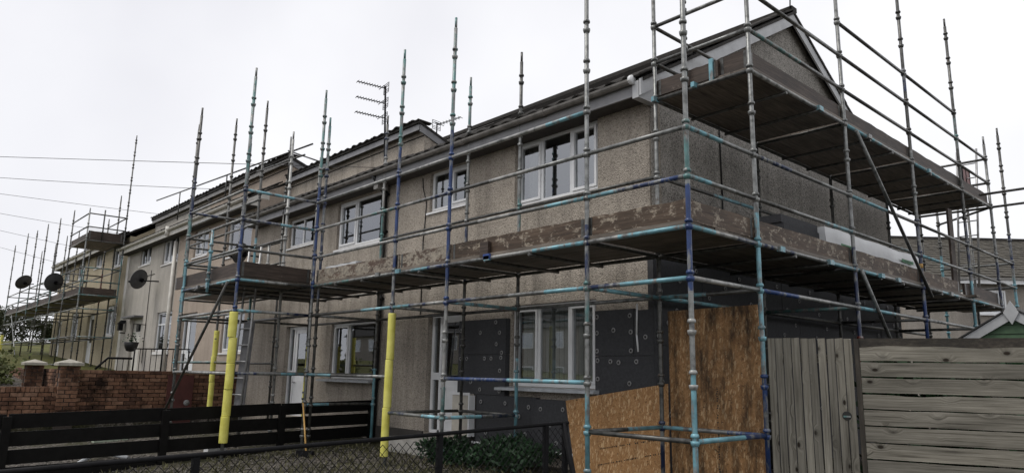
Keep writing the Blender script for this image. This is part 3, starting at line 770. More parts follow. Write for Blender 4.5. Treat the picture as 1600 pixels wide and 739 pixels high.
    def clip(s, p, mt='turq', sx=.05, sy=.03, sz=.06): MB().box(p[0]-sx/2, p[0]+sx/2, p[1]-sy/2, p[1]+sy/2, p[2]-sz/2, p[2]+sz/2).build('board_clip', mt, s.T)
    def sleeve(s, pole, x, y, z0, z1, n=4, r=.062, sway=.012):
        h_ = (z1-z0)/n
        for i in range(n):
            a, c = z0+i*h_, z0+(i+1)*h_-.003; dx = random.uniform(-sway, sway); dy = random.uniform(-sway, sway)
            MB().lathe([(.028, 0), (r*.985, .002), (r*1.01, .012), (r*random.uniform(.97, 1.04), (c-a)*.3), (r*random.uniform(.97, 1.04), (c-a)*.65), (r*1.0, c-a-.01), (r*.98, c-a), (.028, c-a)], (x+dx, y+dy, a), 14).build('foam_sleeve', 'foam', pole)
USED = set()
rc = random.Random(11)
def pk(*opts):
    return lambda i, z: rc.choice(opts)

SC = Scaf('tall scaffold wrapped round the corner of the nearest house with two boarded decks', (-1, 0, -2.75))
XF = [0, -1.3, -3.8, -5.1, -7.65]
# --- ledgers first (they mark where the cups are closed)
fr_mats = {  # (bay, level) -> segments from right to left
 (0, 1.): ['grey', 'grey'], (0, .5): ['blue', 'navy', 'turq'], (0, 0): ['turq', 'turq', 'pale'], (0, -.5): ['turq', 'turq', 'navy'], (0, -2): ['dark', 'dark'],
 (1, 1.5): ['turq', 'pale', 'pale', 'pale'], (1, 1.): ['grey', 'pale', 'dark'], (1, .5): ['turq', 'grey', 'pale', 'dark'], (1, 0): ['turq', 'pale', 'grey'], (1, -.5): ['turq', 'grey', 'dark', 'navy'], (1, -1.5): ['turq', 'turq', 'blue', 'blue'],
 (2, 1.5): ['pale', 'pale'], (2, 1.): ['navy', 'grey', 'pale'], (2, .5): ['pale', 'grey'], (2, 0): ['blue', 'turq', 'grey'], (2, -.5): ['pale', 'navy', 'turq'], (2, -2): ['turq', 'grey', 'navy'],
 (3, 1.5): ['pale', 'grey'], (3, 1.): ['teal', 'grey', 'pale'], (3, .5): ['pale', 'pale', 'grey'], (3, 0): ['grey', 'teal'], (3, -.5): ['turq', 'dark', 'dark'], (3, -1.5): ['grey', 'dark', 'turq']}
for (i, z), mt in fr_mats.items(): SC.ledger((XF[i], 0, z), (XF[i+1], 0, z), mt)
YS = [0, 1.3, 3.8, 6.3, 8.8, 10.6, 11.75]
sd = {0: {1.: ['turq', 'grey'], .5: ['turq', 'grey', 'dark'], 0: ['turq', 'pale', 'navy'], -.5: ['pale', 'pale', 'grey'], -2: ['turq', 'turq', 'blue']},
      1: {3.: ['dark', 'grey'], 2.5: ['teal', 'dark'], 2.: ['pale', 'grey'], 1.: ['navy', 'dark', 'grey'], .5: ['dark', 'grey', 'turq'], 0: ['navy', 'grey', 'turq'], -.5: ['blue', 'pale', 'grey']},
      2: {3.5: 'dark', 3.: 'dark', 2.5: 'dark', 2.: ['turq', 'grey'], 1.: ['turq', 'dark'], .5: ['grey', 'dark', 'teal'], 0: ['turq', 'pale', 'grey'], -.5: ['turq', 'grey']},
      3: {3.5: 'dark', 3.: 'dark', 2.5: 'dark', 2.: ['turq', 'grey'], 1.: ['dark', 'grey'], .5: ['turq', 'grey'], 0: ['grey', 'turq', 'grey'], -.5: ['pale', 'grey']},
      4: {3.: 'dark', 2.5: 'dark', 2.: 'grey', 1.: ['dark', 'grey'], .5: ['grey', 'dark'], 0: ['turq', 'grey']},
      5: {1.: 'grey', .5: 'grey'}}
for i, dct in sd.items():
    for z, mt in dct.items(): SC.ledger((0, YS[i], z), (0, YS[i+1], z), mt)
# inner rows
for i in range(1, 4):
    for z, mt in ((0, 'dark'), (1., 'dark'), (-.5, 'dark')): SC.ledger((XF[i], 1.3, z), (XF[i+1], 1.3, z), mt if rc.random() < .7 else 'grey')
SC.ledger((-3.8, 1.3, -2), (-5.1, 1.3, -2), 'dark')
for i in range(1, 5):
    for z in (0, -.5, 1., 2.): SC.ledger((-1.3, YS[i], z), (-1.3, YS[i+1], z), ['turq', 'teal'] if (i, z) == (1, -.5) else ['dark', 'turq'] if (i, z) == (1, 1.) else 'dark')
for i in range(1, 4):
    for z in (2.5, 3.): SC.ledger((-1.3, YS[i], z), (-1.3, YS[i+1], z), 'dark')
# cross ties at every pair of standards
for x in (-1.3, -3.8, -5.1, -7.65):
    for z in (0, -.5): SC.ledger((x, 0, z), (x, 1.3, z), 'dark' if z == 0 else rc.choice(['turq', 'grey', 'dark']), name='transom')
SC.ledger((-1.3, 0, -2), (-1.3, 1.3, -2), ['dark', 'turq'], name='transom'); SC.ledger((-3.8, 0, -2), (-3.8, 1.3, -2), ['turq', 'navy'], name='transom')
SC.ledger((-5.1, 0, -2), (-5.1, 1.3, -2), 'dark', name='transom'); SC.ledger((-7.65, 0, -2), (-7.65, 1.3, -2), ['turq', 'dark', 'dark'], name='transom'); SC.ledger((-7.65, 0, -1.5), (-7.65, 1.3, -1.5), 'dark', name='transom')
SC.ledger((0, 1.3, -2), (-1.3, 1.3, -2), ['blue', 'grey', 'turq'], name='transom')
SC.ledger((0, 1.3, -.5), (-1.3, 1.3, -.5), ['dark', 'turq'], name='transom')
for y in YS[1:6]:
    for z in (0, 2.): SC.ledger((0, y, z), (-1.3, y, z), 'dark', name='transom')
    if y > 1.3 and y < 10: SC.ledger((0, y, -.5), (-1.3, y, -.5), 'teal' if y < 4 else 'dark', name='transom')
for z in (2.5, 3.): SC.ledger((0, 1.3, z), (-1.3, 1.3, z), ['grey', 'grey', 'dark']); SC.ledger((0, 10.6, z), (-1.3, 10.6, z), 'dark')
for x in (-2.2, -3.0, -4.45, -6.0, -6.85): SC.ledger((x, -.02, -.035), (x, 1.32, -.035), 'dark', name='board_bearer', r=.02, gap=0)
for (ya, yb) in zip(YS[1:5], YS[2:6]):
    for k in (1, 2):
        for z in (0, 2.): SC.ledger((.02, ya+(yb-ya)*k/3, z-.035), (-1.32, ya+(yb-ya)*k/3, z-.035), 'dark', name='board_bearer', r=.02, gap=0)
# returning bay going off to the right at the back
SC.ledger((0, 9.75, 2.09), (2.6, 9.75, 2.09), 'dark'); SC.ledger((0, 10.6, 2.0), (2.6, 10.6, 2.0), 'dark')
SC.ledger((-1.3, 11.75, .5), (0, 11.75, .5), ['turq', 'dark']); SC.ledger((-1.3, 11.75, 1.), (0, 11.75, 1.), 'grey'); SC.ledger((-1.3, 11.75, 2.), (.0, 10.6, 2.), 'dark')
# --- standards
zG = None
SC.pole(0, 0, 4.3, [(-2.25, 'turq'), (-1.35, 'turq'), (-.62, 'grey'), (.42, 'blue'), (1.0, 'teal'), (5, 'grey')], white=(-3, -2))
SC.pole(-1.3, 0, 4.3, [(-1.6, 'turq'), (-.9, 'grey'), (-.4, 'teal'), (.2, 'navy'), (5, 'grey')])
SC.pole(-3.8, 0, 3.60, [(-1.6, 'teal'), (-.55, 'pale'), (.2, 'blue'), (1.9, 'blue'), (5, 'teal')])
o = SC.pole(-5.1, 0, 3.55, [(-.6, 'grey'), (.1, 'navy'), (1.95, 'blue'), (2.2, 'teal'), (5, 'teal')])
SC.sleeve(o, -5.1, 0, -2.60, -.58, 3, .058)
SC.pole(-7.65, 0, 3.62, [(-1.5, 'grey'), (-.2, 'grey'), (1.9, 'blue'), (5, 'teal')])
SC.pole(-7.60, .09, 3.1, [(-.2, 'dark'), (2., 'navy'), (5, 'teal')], phase=.2)
SC.pole(-1.3, 1.3, 4.6, [(-2., 'navy'), (.1, 'dark'), (5, 'grey')])
SC.pole(-3.8, 1.3, 3.5, [(-1.2, 'turq'), (0, 'dark'), (1.3, 'teal'), (2.4, 'grey'), (5, 'dark')])
SC.pole(-5.05, 1.3, 3.47, [(0, 'dark'), (.9, 'navy'), (2.6, 'grey'), (5, 'teal')])
SC.pole(-7.6, 1.3, 3.44, [(-1.4, 'turq'), (-1, 'dark'), (.5, 'dark'), (1.5, 'teal'), (2.6, 'pale'), (3, 'navy'), (5, 'dark')])
SC.pole(0, 1.3, 4.4, [(-1.4, 'blue'), (.35, 'turq'), (5, 'grey')])
SC.pole(0, 3.8, 4.6, [(-.9, 'red'), (.3, 'navy'), (1.2, 'grey'), (5, 'grey')])
o = SC.pole(0, 6.3, 5.2, [(-.2, 'blue'), (1.0, 'navy'), (2.2, 'grey'), (3.2, 'dark'), (3.6, 'navy'), (9, 'dark')])
MB().tube((0, 6.3, .30), (0, 6.3, .37), .029, 12).build('tape_band', 'yellow_wood', o)
SC.pole(0, 8.8, 5.4, [(.35, 'turq'), (1.4, 'navy'), (2.8, 'dark'), (3.4, 'teal'), (9, 'dark')])
SC.pole(0, 10.6, 3.48, [(.9, 'navy'), (5, 'grey')])
SC.pole(0, 11.75, 3.95, [(.35, 'turq'), (.75, 'turq'), (1.6, 'navy'), (5, 'dark')])
for y in (3.8, 6.3, 8.8, 10.6): SC.pole(-1.3, y, 2.06 if y < 8 else 2.06, [(9, 'dark')], spigot=False)
SC.pole(-1.3, 11.75, 2.8, [(1.3, 'turq'), (9, 'dark')], spigot=False)
SC.pole(-.7, 11.75, 2.75, [(9, 'dark')], spigot=False, cups=False)
SC.pole(2.6, 10.6, 3.4, [(9, 'grey')]); SC.pole(2.6, 9.75, 3.4, [(9, 'grey')])
SC.pole(-.83, 1.27, 3.4, [(2.3, 'turq'), (9, 'grey')], z0=1.98, base=False, lv=.05)
# --- decks
SC.decks(-1.3, 0, 0, 1.3, 0, 'X', 5)
for i in range(1, 4): SC.decks(XF[i+1], XF[i], 0, 1.28, 0, 'X', 5)
for i in range(1, 5): SC.decks(-1.3, 0, YS[i], YS[i+1], 0, 'Y', 5)
for i in range(1, 5): SC.decks(-1.3, 0, YS[i], YS[i+1], 2., 'Y', 5)
SC.decks(-1.0, -.1, 10.6, 11.7, 0, 'X', 4)
# --- toe boards
SC.toe((-1.32, .03), (.0, .03), 0, off=(0, 0)); SC.toe((-3.75, .03), (-1.34, .03), 0); SC.toe((-5.0, .03), (-3.8, .03), 0, 'toepale'); SC.toe((-7.6, .03), (-5.03, .03), 0, 'toepale')
for a, c in ((0.02, 1.28), (1.3, 3.78), (3.82, 6.28), (6.32, 8.2), (8.5, 10.55)): SC.toe((-.03, a), (-.03, c), 0, 'toe' if a < 7 else 'toedark')
for a, c in ((1.36, 3.78), (3.8, 6.28), (6.3, 8.78), (8.8, 10.55)): SC.toe((-.03, a), (-.03, c), 2., 'toedark', h=.20)
SC.toe((-1.3, 1.33), (-.42, 1.33), 2., 'toedark', h=.2); SC.toe((-.44, 1.38), (-.04, 1.38), 2., 'toedark', h=.24)
SC.toe((-1.28, 10.58), (-.05, 10.58), 2., 'toedark', h=.2)
SC.decks(-.9, .2, 8.45, 8.65, .0, 'X', 1)
for p in ((-2.95, -.03, .0), (-4.95, -.035, .02), (-5.5, -.035, .02), (.035, 1.75, 0), (.035, 3.0, .0), (.035, 4.6, 0), (.03, 3.0, 2.0), (.03, 4.55, 2.0), (.03, 7.0, 2.), (.035, 5.2, 0), (.035, 7.5, 0), (-.7, 1.27, 2.02), (-1.28, 1.27, 2.0)):
    SC.clip(p, 'turq' if rc.random() < .7 else 'grey', .045 if abs(p[1]) > .1 else .11, .11 if abs(p[1]) > .1 else .03)
SC.clip((-2.95, -.03, .02), 'blue_plastic', .12, .03, .07); SC.clip((-3.02, .0, .12), 'toedarkX', .16, .05, .2)
SC.clip((-.5, 1.32, 2.16), 'turq', .05, .03, .3)
# --- braces
SC.ledger((.055, 4.05, 1.95), (.055, 6.5, -.14), ['grey', 'dark', 'dark'], name='brace', gap=0)
SC.ledger((.055, 3.86, .0), (.055, 5.3, -1.55), ['grey', 'dark', 'dark'], name='brace', gap=0)
MB().obox((-.16, 8.28, .03), (.035, 0, 0), (0, .22, 0), (0, .06, 1.6)).build('upright_plank', 'toedarkZ', SC.T)

# --- scaffold in front of the second house
S2 = Scaf('scaffold with a deck projecting towards the street in front of the second house', (-9, -1.3, -2.8))
G2m = {1.5: ['pale', 'pale'], 1.: ['grey', 'dark'], .5: ['grey', 'dark'], 0: ['turq', 'grey', 'navy'], -.5: ['grey', 'pale'], -1.5: ['pale', 'pale']}
for z, mt in G2m.items(): S2.ledger((-7.7, -1.3, z), (-10.28, -1.3, z), mt)
for z, mt in {1.5: ['turq', 'turq', 'navy'], 1.: ['navy', 'turq'], .5: ['dark', 'grey'], 0: ['turq', 'pale', 'dark'], -.5: ['turq', 'pale', 'navy'], -1.5: ['navy', 'grey', 'turq']}.items(): S2.ledger((-7.7, -1.3, z), (-7.7, 0, z), mt)
for z, mt in {1.5: ['navy', 'dark'], 1.: 'dark', .5: 'dark', 0: 'dark', -.5: 'dark', -1.5: 'dark'}.items(): S2.ledger((-10.28, -1.3, z), (-10.28, 0, z), mt)
for z in (1., .5, 0, -.5, -1.5): S2.ledger((-7.7, 0, z) if z <= 0 else (-8.9, 0, z), (-10.28, 0, z), 'dark' if z > -1 else 'grey')
for z in (0, -.5, -1.5): S2.ledger((-7.65, 1.3, z), (-10.28, 1.3, z), 'dark'); S2.ledger((-10.28, 0, z), (-10.28, 1.3, z), 'dark')
o = S2.pole(-7.7, -1.3, 3.66, [(-1.4, 'grey'), (.9, 'blue'), (1.6, 'navy'), (9, 'teal')]); S2.sleeve(o, -7.7, -1.3, -2.56, -.52, 5, .066, .02)
S2.pole(-10.28, -1.3, 3.64, [(-.4, 'grey'), (.6, 'turq'), (1.4, 'teal'), (2.2, 'navy'), (9, 'dark')])
S2.pole(-10.28, 0, 4.15, [(0, 'teal'), (1.2, 'turq'), (9, 'dark')]); S2.pole(-8.9, 0, 3.13, [(9, 'pale')])
S2.pole(-11.0, 0, 3.54, [(9, 'dark')], base=True)
o = S2.pole(-10.3, 1.3, 3.2, [(9, 'dark')]); S2.sleeve(o, -10.3, 1.3, -2.4, -.9, 2, .035)
S2.pole(-8.95, -1.33, .98, [(9, 'turq')], z0=-.12, base=False, spigot=False, lv=.1)
S2.pole(-9.65, 0.02, 1.0, [(9, 'pale')], z0=.05, base=False, spigot=False)
S2.decks(-10.28, -7.7, -1.3, 0, 0, 'X', 5); S2.decks(-10.28, -7.7, 0.03, 1.25, 0, 'X', 5)
S2.toe((-7.72, -1.27), (-7.72, -.02), 0, 'toedark', h=.24); S2.toe((-10.9, -1.27), (-7.75, -1.27), 0, 'toedark', h=.23)
for x in (-8.3, -8.95, -9.6): S2.ledger((x, -1.32, -.035), (x, 1.3, -.035), 'dark', name='board_bearer', r=.02, gap=0)
S2.clip((-8.95, -1.34, .0), 'turq', .09, .04, .1); S2.clip((-9.4, -1.34, .0), 'grey', .09, .04)
S2.ledger((-7.95, -1.36, -.03), (-10.55, -1.36, -2.3), 'dark', name='brace', gap=0)
# --- third scaffold, in front of the pinkish house
S3 = Scaf('scaffold against the pinkish house beyond the projecting deck', (-12.5, 0, -2.5))
for z in (2., 1.5, 1., .2, -.3, -1.3): S3.ledger((-11.95, 0, z), (-14.5, 0, z), rc.choice(['grey', 'teal', 'dark'])); S3.ledger((-11.95, 0, z), (-10.33, 0, z), 'grey')
for z in (1.5, 1., .2, -.3, -1.3): S3.ledger((-14.5, 0, z), (-14.5, 1.3, z), 'dark'); S3.ledger((-11.95, 1.3, z), (-14.5, 1.3, z), 'dark')
o = S3.pole(-11.95, 0, 4.19, [(-.5, 'dark'), (9, 'dark')], lv=.2); S3.sleeve(o, -11.95, 0, -2.25, -.62, 3, .055)
S3.pole(-14.5, 0, 4.7, [(.5, 'turq'), (2.3, 'teal'), (9, 'dark')], lv=.2); S3.pole(-14.5, 1.3, 3.2, [(9, 'dark')], lv=.2); S3.pole(-11.95, 1.3, 3.0, [(9, 'dark')], lv=.2)
S3.decks(-14.5, -11.95, 0, 1.25, .2, 'X', 5); S3.toe((-14.5, .03), (-10.4, .03), .2, 'toe', h=.22)
# ridge guard rail over the third and fourth roofs
S3.ledger((-12.6, 2.2, 4.25), (-25.6, 2.2, 4.95), 'dark', name='guard_rail', gap=0); S3.ledger((-13.0, 2.2, 4.05), (-16.0, 2.2, 4.2), 'dark', name='guard_rail', gap=0)
S3.ledger((-13.9, 2.2, 3.4), (-13.9, 2.2, 4.75), 'dark', name='guard_post', gap=0, r=.02); S3.ledger((-13.9, 2.15, 4.35), (-12.7, 2.6, 3.85), 'dark', name='brace', gap=0, r=.02)
S3.ledger((-18.5, 2.25, 3.8), (-18.5, 2.25, 4.6), 'dark', name='guard_post', gap=0, r=.02); S3.ledger((-23.0, 2.25, 3.8), (-23.0, 2.25, 4.85), 'dark', name='guard_post', gap=0, r=.02)
# --- far scaffold on the buff houses
S4 = Scaf('distant scaffold with a small raised deck on the buff houses', (-30, 0, -1.4))
XL = [-25.7, -28.4, -31.0, -33.7, -36.3, -38.9, -42.6]
LV = 1.1
S4.T['label'] = 'distant scaffold with a small raised deck on the buff houses at the far end'
for i in range(6):
    for dz_ in (1., .5, 0, -.5, -1.5, -2.5):
        S4.ledger((XL[i], 0, LV+dz_), (XL[i+1], 0, LV+dz_), rc.choice(['grey', 'teal', 'dark']))
        if dz_ in (0, -.5, 1., -1.5): S4.ledger((XL[i], 1.25, LV+dz_), (XL[i+1], 1.25, LV+dz_), 'dark')
for x in XL:
    for dz_ in (1., .5, 0, -.5, -1.5): S4.ledger((x, 0, LV+dz_), (x, 1.25, LV+dz_), 'teal' if x > -26 else 'dark')
tops = [4.3, 4.64, 4.7, 4.84, 4.9, 5.1, 4.93]
for i, x in enumerate(XL):
    o = S4.pole(x, 0, tops[i], [(.9, 'dark' if i else 'grey'), (2.0, 'teal'), (9, 'grey' if i == 0 else 'dark')], lv=LV)
    if i == 6: S4.sleeve(o, x, 0, -1.2, .1, 2, .07)
    S4.pole(x, 1.25, 7.4 if i == 0 else 4.2+.3*rc.random()+(0 if i < 3 else .4), [(.9, 'grey'), (2.6, 'teal'), (9, 'dark')] if i == 0 else [(1, 'dark'), (2.2, 'red' if i == 1 else 'dark'), (9, 'dark')], lv=LV)
    if i < 6: S4.decks(XL[i+1], x, 0, 1.25, LV, 'X', 5); S4.toe((XL[i+1], .03), (x, .03), LV, 'toedark')
S4.toe((-25.72, .05), (-25.72, 1.2), LV, 'toedark')
UL = LV+2.
S4.decks(XL[1], XL[0], 0, 1.25, UL, 'X', 5); S4.toe((XL[1], .03), (XL[0], .03), UL, 'toedark'); S4.toe((-25.72, .05), (-25.72, 1.2), UL, 'toedark', h=.3)
for dz_ in (0, .5, 1.):
    S4.ledger((XL[0], 0, UL+dz_), (XL[1], 0, UL+dz_), 'dark'); S4.ledger((XL[0], 0, UL+dz_), (XL[0], 1.25, UL+dz_), 'dark'); S4.ledger((XL[0], 1.25, UL+dz_), (XL[1], 1.25, UL+dz_), 'dark')
S4.pole(-25.7, .5, UL+1.2, [(9, 'dark')], z0=UL, base=False, spigot=False, cups=False); S4.pole(-26.9, 1.25, 5.2, [(9, 'dark')], lv=LV); S4.pole(-27.4, .4, LV+1.1, [(9, 'teal')], z0=LV, base=False, spigot=False)
S4.ledger((-40, -.06, 1.0), (-36.4, -.06, -1.6), 'grey', name='brace', gap=0)

# ------------------------------------------------------------------ ladders
def ladder(label, foot, top, width_vec, n, mt, guard=None):
    T = thing('ladder', label, 'ladder', foot); f, t, w = Vector(foot), Vector(top), Vector(width_vec)
    for k in (0, 1): MB().tube(f+w*k, t+w*k, .022, 8).build('rail', mt, T)
    for i in range(1, n):
        p = f+(t-f)*i/n; MB().tube(p, p+w, .013, 8).build('rung', mt, T)
    if guard:
        a, c = guard; p = f+(t-f)*a; q = f+(t-f)*c; off = Vector((.03, .05, 0))
        MB().obox(p+off+w*.06, w*.88, Vector((.004, .012, 0)), q-p).build('guard_plate', 'lead', T)
    return T
ladder('grey ladder with a guard plate beside the yellow padded pole, rising to the projecting deck', (-9.42, -.60, -2.75), (-9.05, -.60, .75), (.42, .04, 0), 12, 'aluminium', (.17, .62))
ladder('slim ladder joining the two decks at the far end of the gable', (-.86, 11.1, .05), (-.62, 11.1, 3.4), (.36, 0, 0), 11, 'aluminium')
g_ = thing('mesh_gate', 'faded red mesh gate beside the ladder on the top deck', 'gate', (-.5, 10.95, 2.3))
MB().box(-.52, -.50, 10.9, 11.35, 2.45, 3.0).build('mesh_panel', 'red_mesh', g_)
MB().box(-.53, -.49, 11.351, 11.38, 2.42, 3.03).box(-.53, -.49, 10.87, 10.899, 2.42, 3.03).box(-.53, -.49, 11.1, 11.12, 2.42, 3.03).build('gate_frame', 'iron', g_)

# ------------------------------------------------------------------ packs on the deck
def pack(label, o, ax, ay, az, strips, mt='foil'):
    T = thing('insulation_pack', label, 'insulation pack', o, 'packs of insulation on the decks')
    o, ax, ay, az = map(Vector, (o, ax, ay, az)); n = 8; b = MB()
    N = ay.normalized()
    for i in range(n):
        for (u_, k) in ((i/n, 0),):
            pass
    g1 = []
    for k in range(5):
        for i in range(n+1):
            p = o+ax*i/n+az*k/4; w = .010*math.sin(i*2.1+k*1.3)+random.uniform(-.006, .006)
            g1.append(p-N*w)
    fs = [(k*(n+1)+i, k*(n+1)+i+1, (k+1)*(n+1)+i+1, (k+1)*(n+1)+i) for k in range(4) for i in range(n)]
    b.add(g1, fs, 0, True); L = len(g1)
    back = [o+ay, o+ax+ay, o+ax+ay+az, o+ay+az]
    fr = [g1[0], g1[n], g1[-1], g1[4*(n+1)]]
    b.add(fr+back, [(4, 7, 6, 5), (0, 1, 5, 4), (1, 2, 6, 5), (2, 3, 7, 6), (3, 0, 4, 7)])
    b.build('wrapped_boards', mt, T)
    for (u0, u1, v0, v1) in strips:
        q = MB().obox(o+ax*u0+az*v0-N*.022, ax*(u1-u0), N*.004, az*(v1-v0)).build('label_strip', 'green_label', T)
        MB().obox(o+ax*(u0+.15*(u1-u0))+az*(v0+.42*(v1-v0))-N*.024, ax*(u1-u0)*.7, N*.002, az*(v1-v0)*.16).build('print_line', 'ink', q)
    return T
STRIPS = [(.12, .25, .54, .64), (.46, .63, .46, .56), (.76, .90, .66, .76)]
pack('long white wrapped pack of insulation standing on edge on the gable side deck', (-.24, 3.55, .08), (0, 3.45, 0), (-.42, 0, 0), (0, 0, .50), STRIPS)
pk_ = thing('insulation_stack', 'dark grey stack of loose insulation boards beside the white pack', 'insulation pack', (-.7, 3, .08), 'packs of insulation on the decks')
for i in range(5): MB().box(-1.05+random.uniform(-.02, .02), -.35+random.uniform(-.02, .02), 2.55+random.uniform(-.03, .03), 3.55, .08+.105*i, .181+.105*i).build('insulation_board', 'eps', pk_)
pack('short white wrapped pack of insulation on the front deck beside the projecting platform', (-7.5, .12, .08), (1.05, 0, 0), (0, .55, 0), (0, .02, .27), [(.35, .8, .62, .78)])
ps = thing('insulation_stack', 'dark loose insulation boards behind the short white pack', 'insulation pack', (-6.2, .5, .08), 'packs of insulation on the decks')
for i in range(2): MB().obox((-6.42, .15, .08+.11*i), (.85-.3*i, 0, 0), (0, .6, 0), (0, 0, .105)).build('insulation_board', 'eps', ps)

# ------------------------------------------------------------------ strand boards
def panel(label, pts, y, th, mt, n=1):
    b = MB(); b.prism([(x, y, z) for x, z in pts], (0, th, 0))
    return tag(b.build('strand_board', mt), label, 'board', 'strand boards leaning by the corner')
ob1 = panel('bright orange strand board with a sloping top edge below the lower window', [(-2.95, -1.76), (-2.74, -2.86), (-1.30, -2.86), (-1.30, -1.5)], 1.42, .018, 'osb')
ob2 = panel('tall stained strand board standing beside the grey board gate', [(-1.29, -.645), (-.125, -.63), (-.04, -2.8), (-1.27, -2.8)], 1.445, .018, 'osb_old')
b = MB()
for (xa, za, xb, zb, n) in ((-2.35, -2.33, -1.35, -2.13, 34), (-2.38, -2.53, -1.4, -2.30, 40)):
    for i in range(n):
        if random.random() < .25: continue
        t = i/n; x, z = xa+(xb-xa)*t, za+(zb-za)*t; hh = random.uniform(.008, .022)
        b.obox((x, 1.4165, z-hh/2), (random.uniform(.008, .018), 0, 0), (0, .003, 0), (0, 0, hh))
q = b.build('stencil_marks', 'ink', ob1, kind='stuff')
b = MB()
for i in range(46):
    if random.random() < .2: continue
    z = -1.55-i*.026; b.obox((-.66+random.uniform(-.006, .006), 1.4415, z), (random.uniform(.008, .02), 0, 0), (0, .003, 0), (0, 0, .014))
b.build('stencil_marks', 'ink', ob2, kind='stuff')
MB().path([(-1.79, 1.50, -.52), (-1.80, 1.495, -.9), (-1.78, 1.497, -1.12)], .012, 6).build('white_cord', 'upvc', H1)

# ------------------------------------------------------------------ grey board gate and slat fence (right)
fd = Vector((.9165, .40, 0)).normalized(); fn = Vector((-fd.y, fd.x, 0)); fo = Vector((.06, 1.455, 0))
zb_ = -2.72
GT = thing('board_gate', 'weathered grey gate of upright boards beside the tall strand board', 'gate', fo+Vector((.35, .15, zb_)))
w = .0835; s = -.08
for i in range(10):
    wi = w*random.uniform(.94, 1.06); p = fo+fd*s+fn*random.uniform(-.003, .004); top = -1.0+random.uniform(-.012, .008)
    tilt = fd*random.uniform(-.008, .008)
    q = MB(); a = p+Vector((0, 0, zb_)); c = p+tilt+Vector((0, 0, top)); ww = fd*(wi-.010); th = fn*.018
    q.add([a, a+ww, a+ww+th, a+th, c, c+ww+Vector((0, 0, random.uniform(-.01, .01))), c+ww+th, c+th], [(0, 3, 2, 1), (4, 5, 6, 7), (0, 1, 5, 4), (1, 2, 6, 5), (2, 3, 7, 6), (3, 0, 4, 7)])
    q.build('board', 'fenceZ', GT); s += wi
for z in (-1.25, -2.4): MB().obox(fo+fn*.03+Vector((0, 0, z)), fd*.74, fn*.04, (0, 0, .09)).build('gate_rail', 'fenceX', GT)
lp = MB().lathe([(.0, 0), (.042, 0), (.044, .003), (.044, .006)], fo+fd*.645-fn*.006+Vector((0, 0, -1.77)), 16, fn, sm=False).build('latch_hole', 'ink', GT)
MB().obox(fo+fd*.612-fn*.012+Vector((0, 0, -1.785)), fd*.066, fn*.005, (0, 0, .016)).build('latch_bar', 'teal', lp)
FN = thing('slat_fence', 'weathered grey fence of horizontal slats with a dark top rail', 'fence', fo+fd*1.8+Vector((0, 0, zb_)))
P0 = fo+fd*.80
MB().obox(fo+fd*.752-fn*.005+Vector((0, 0, zb_)), fd*.045, fn*.09, (0, 0, 1.715)).build('post', 'darkpostZ', FN)
for sx in (1.1, 2.6): MB().obox(fo+fd*(sx+.8)+fn*.024+Vector((0, 0, zb_)), fd*.09, fn*.08, (0, 0, 1.68)).build('post', 'fenceZ', FN)
MB().obox(P0+fn*.022+Vector((0, 0, -1.10)), fd*3.4, fn*.04, (0, 0, .10)).build('top_rail', 'darkpostX', FN)
zt = -1.085; L = 3.4; N = 26
for r in range(10):
    hh = random.uniform(.136, .150); seed = random.uniform(0, 50); amp = .008 if r in (0, 3) else .003
    slope = random.uniform(-.006, .006)-.012
    bot, topv = [], []
    for i in range(N+1):
        t = i/N; dx = fd*L*t; wv = amp*(math.sin(t*17+seed)+.6*math.sin(t*41+seed*2))
        topv.append(P0+dx+Vector((0, 0, zt+wv+slope*t))); bot.append(P0+dx+Vector((0, 0, zt-hh+slope*t+.35*amp*math.sin(t*23+seed))))
    th = fn*.02; k = N+1
    q = MB(); q.add(bot+topv+[p+th for p in bot]+[p+th for p in topv], sum([[(i, i+1, k+i+1, k+i), (2*k+i+1, 2*k+i, 3*k+i, 3*k+i+1), (k+i, k+i+1, 3*k+i+1, 3*k+i), (i+1, i, 2*k+i, 2*k+i+1)] for i in range(N)], [])+[(0, k, 3*k, 2*k), (N, 2*k+N, 3*k+N, k+N)])
    o = q.build('slat', 'fenceX', FN)
    zt -= hh+random.uniform(.012, .022)

# ------------------------------------------------------------------ green shed
SH = thing('garden_shed', 'green clad garden shed with pale bargeboards and a diamond finial behind the slat fence', 'shed', (1.41, 6, -2.75))
xc, yf, za, hw, sl = 1.41, 5.0, -.50, 1.05, .62
z = -2.75; k = 0
while z < za-.05:
    zt_ = min(z+.112, za-.01); xw = min(hw-.06, (za-z-.03)/sl-.05); xw2 = min(hw-.06, max(.01, (za-zt_-.03)/sl-.05))
    if xw > .02: MB().add([(xc-xw, yf, z+.004), (xc+xw, yf, z+.004), (xc+xw2, yf+.012, zt_), (xc-xw2, yf+.012, zt_), (xc-xw, yf+.03, z+.004), (xc+xw, yf+.03, z+.004), (xc+xw2, yf+.03, zt_), (xc-xw2, yf+.03, zt_)], [(0, 1, 2, 3), (5, 4, 7, 6), (0, 4, 5, 1), (1, 5, 6, 2), (2, 6, 7, 3), (3, 7, 4, 0)]).build('cladding_board', 'green_clad', SH)
    z += .114
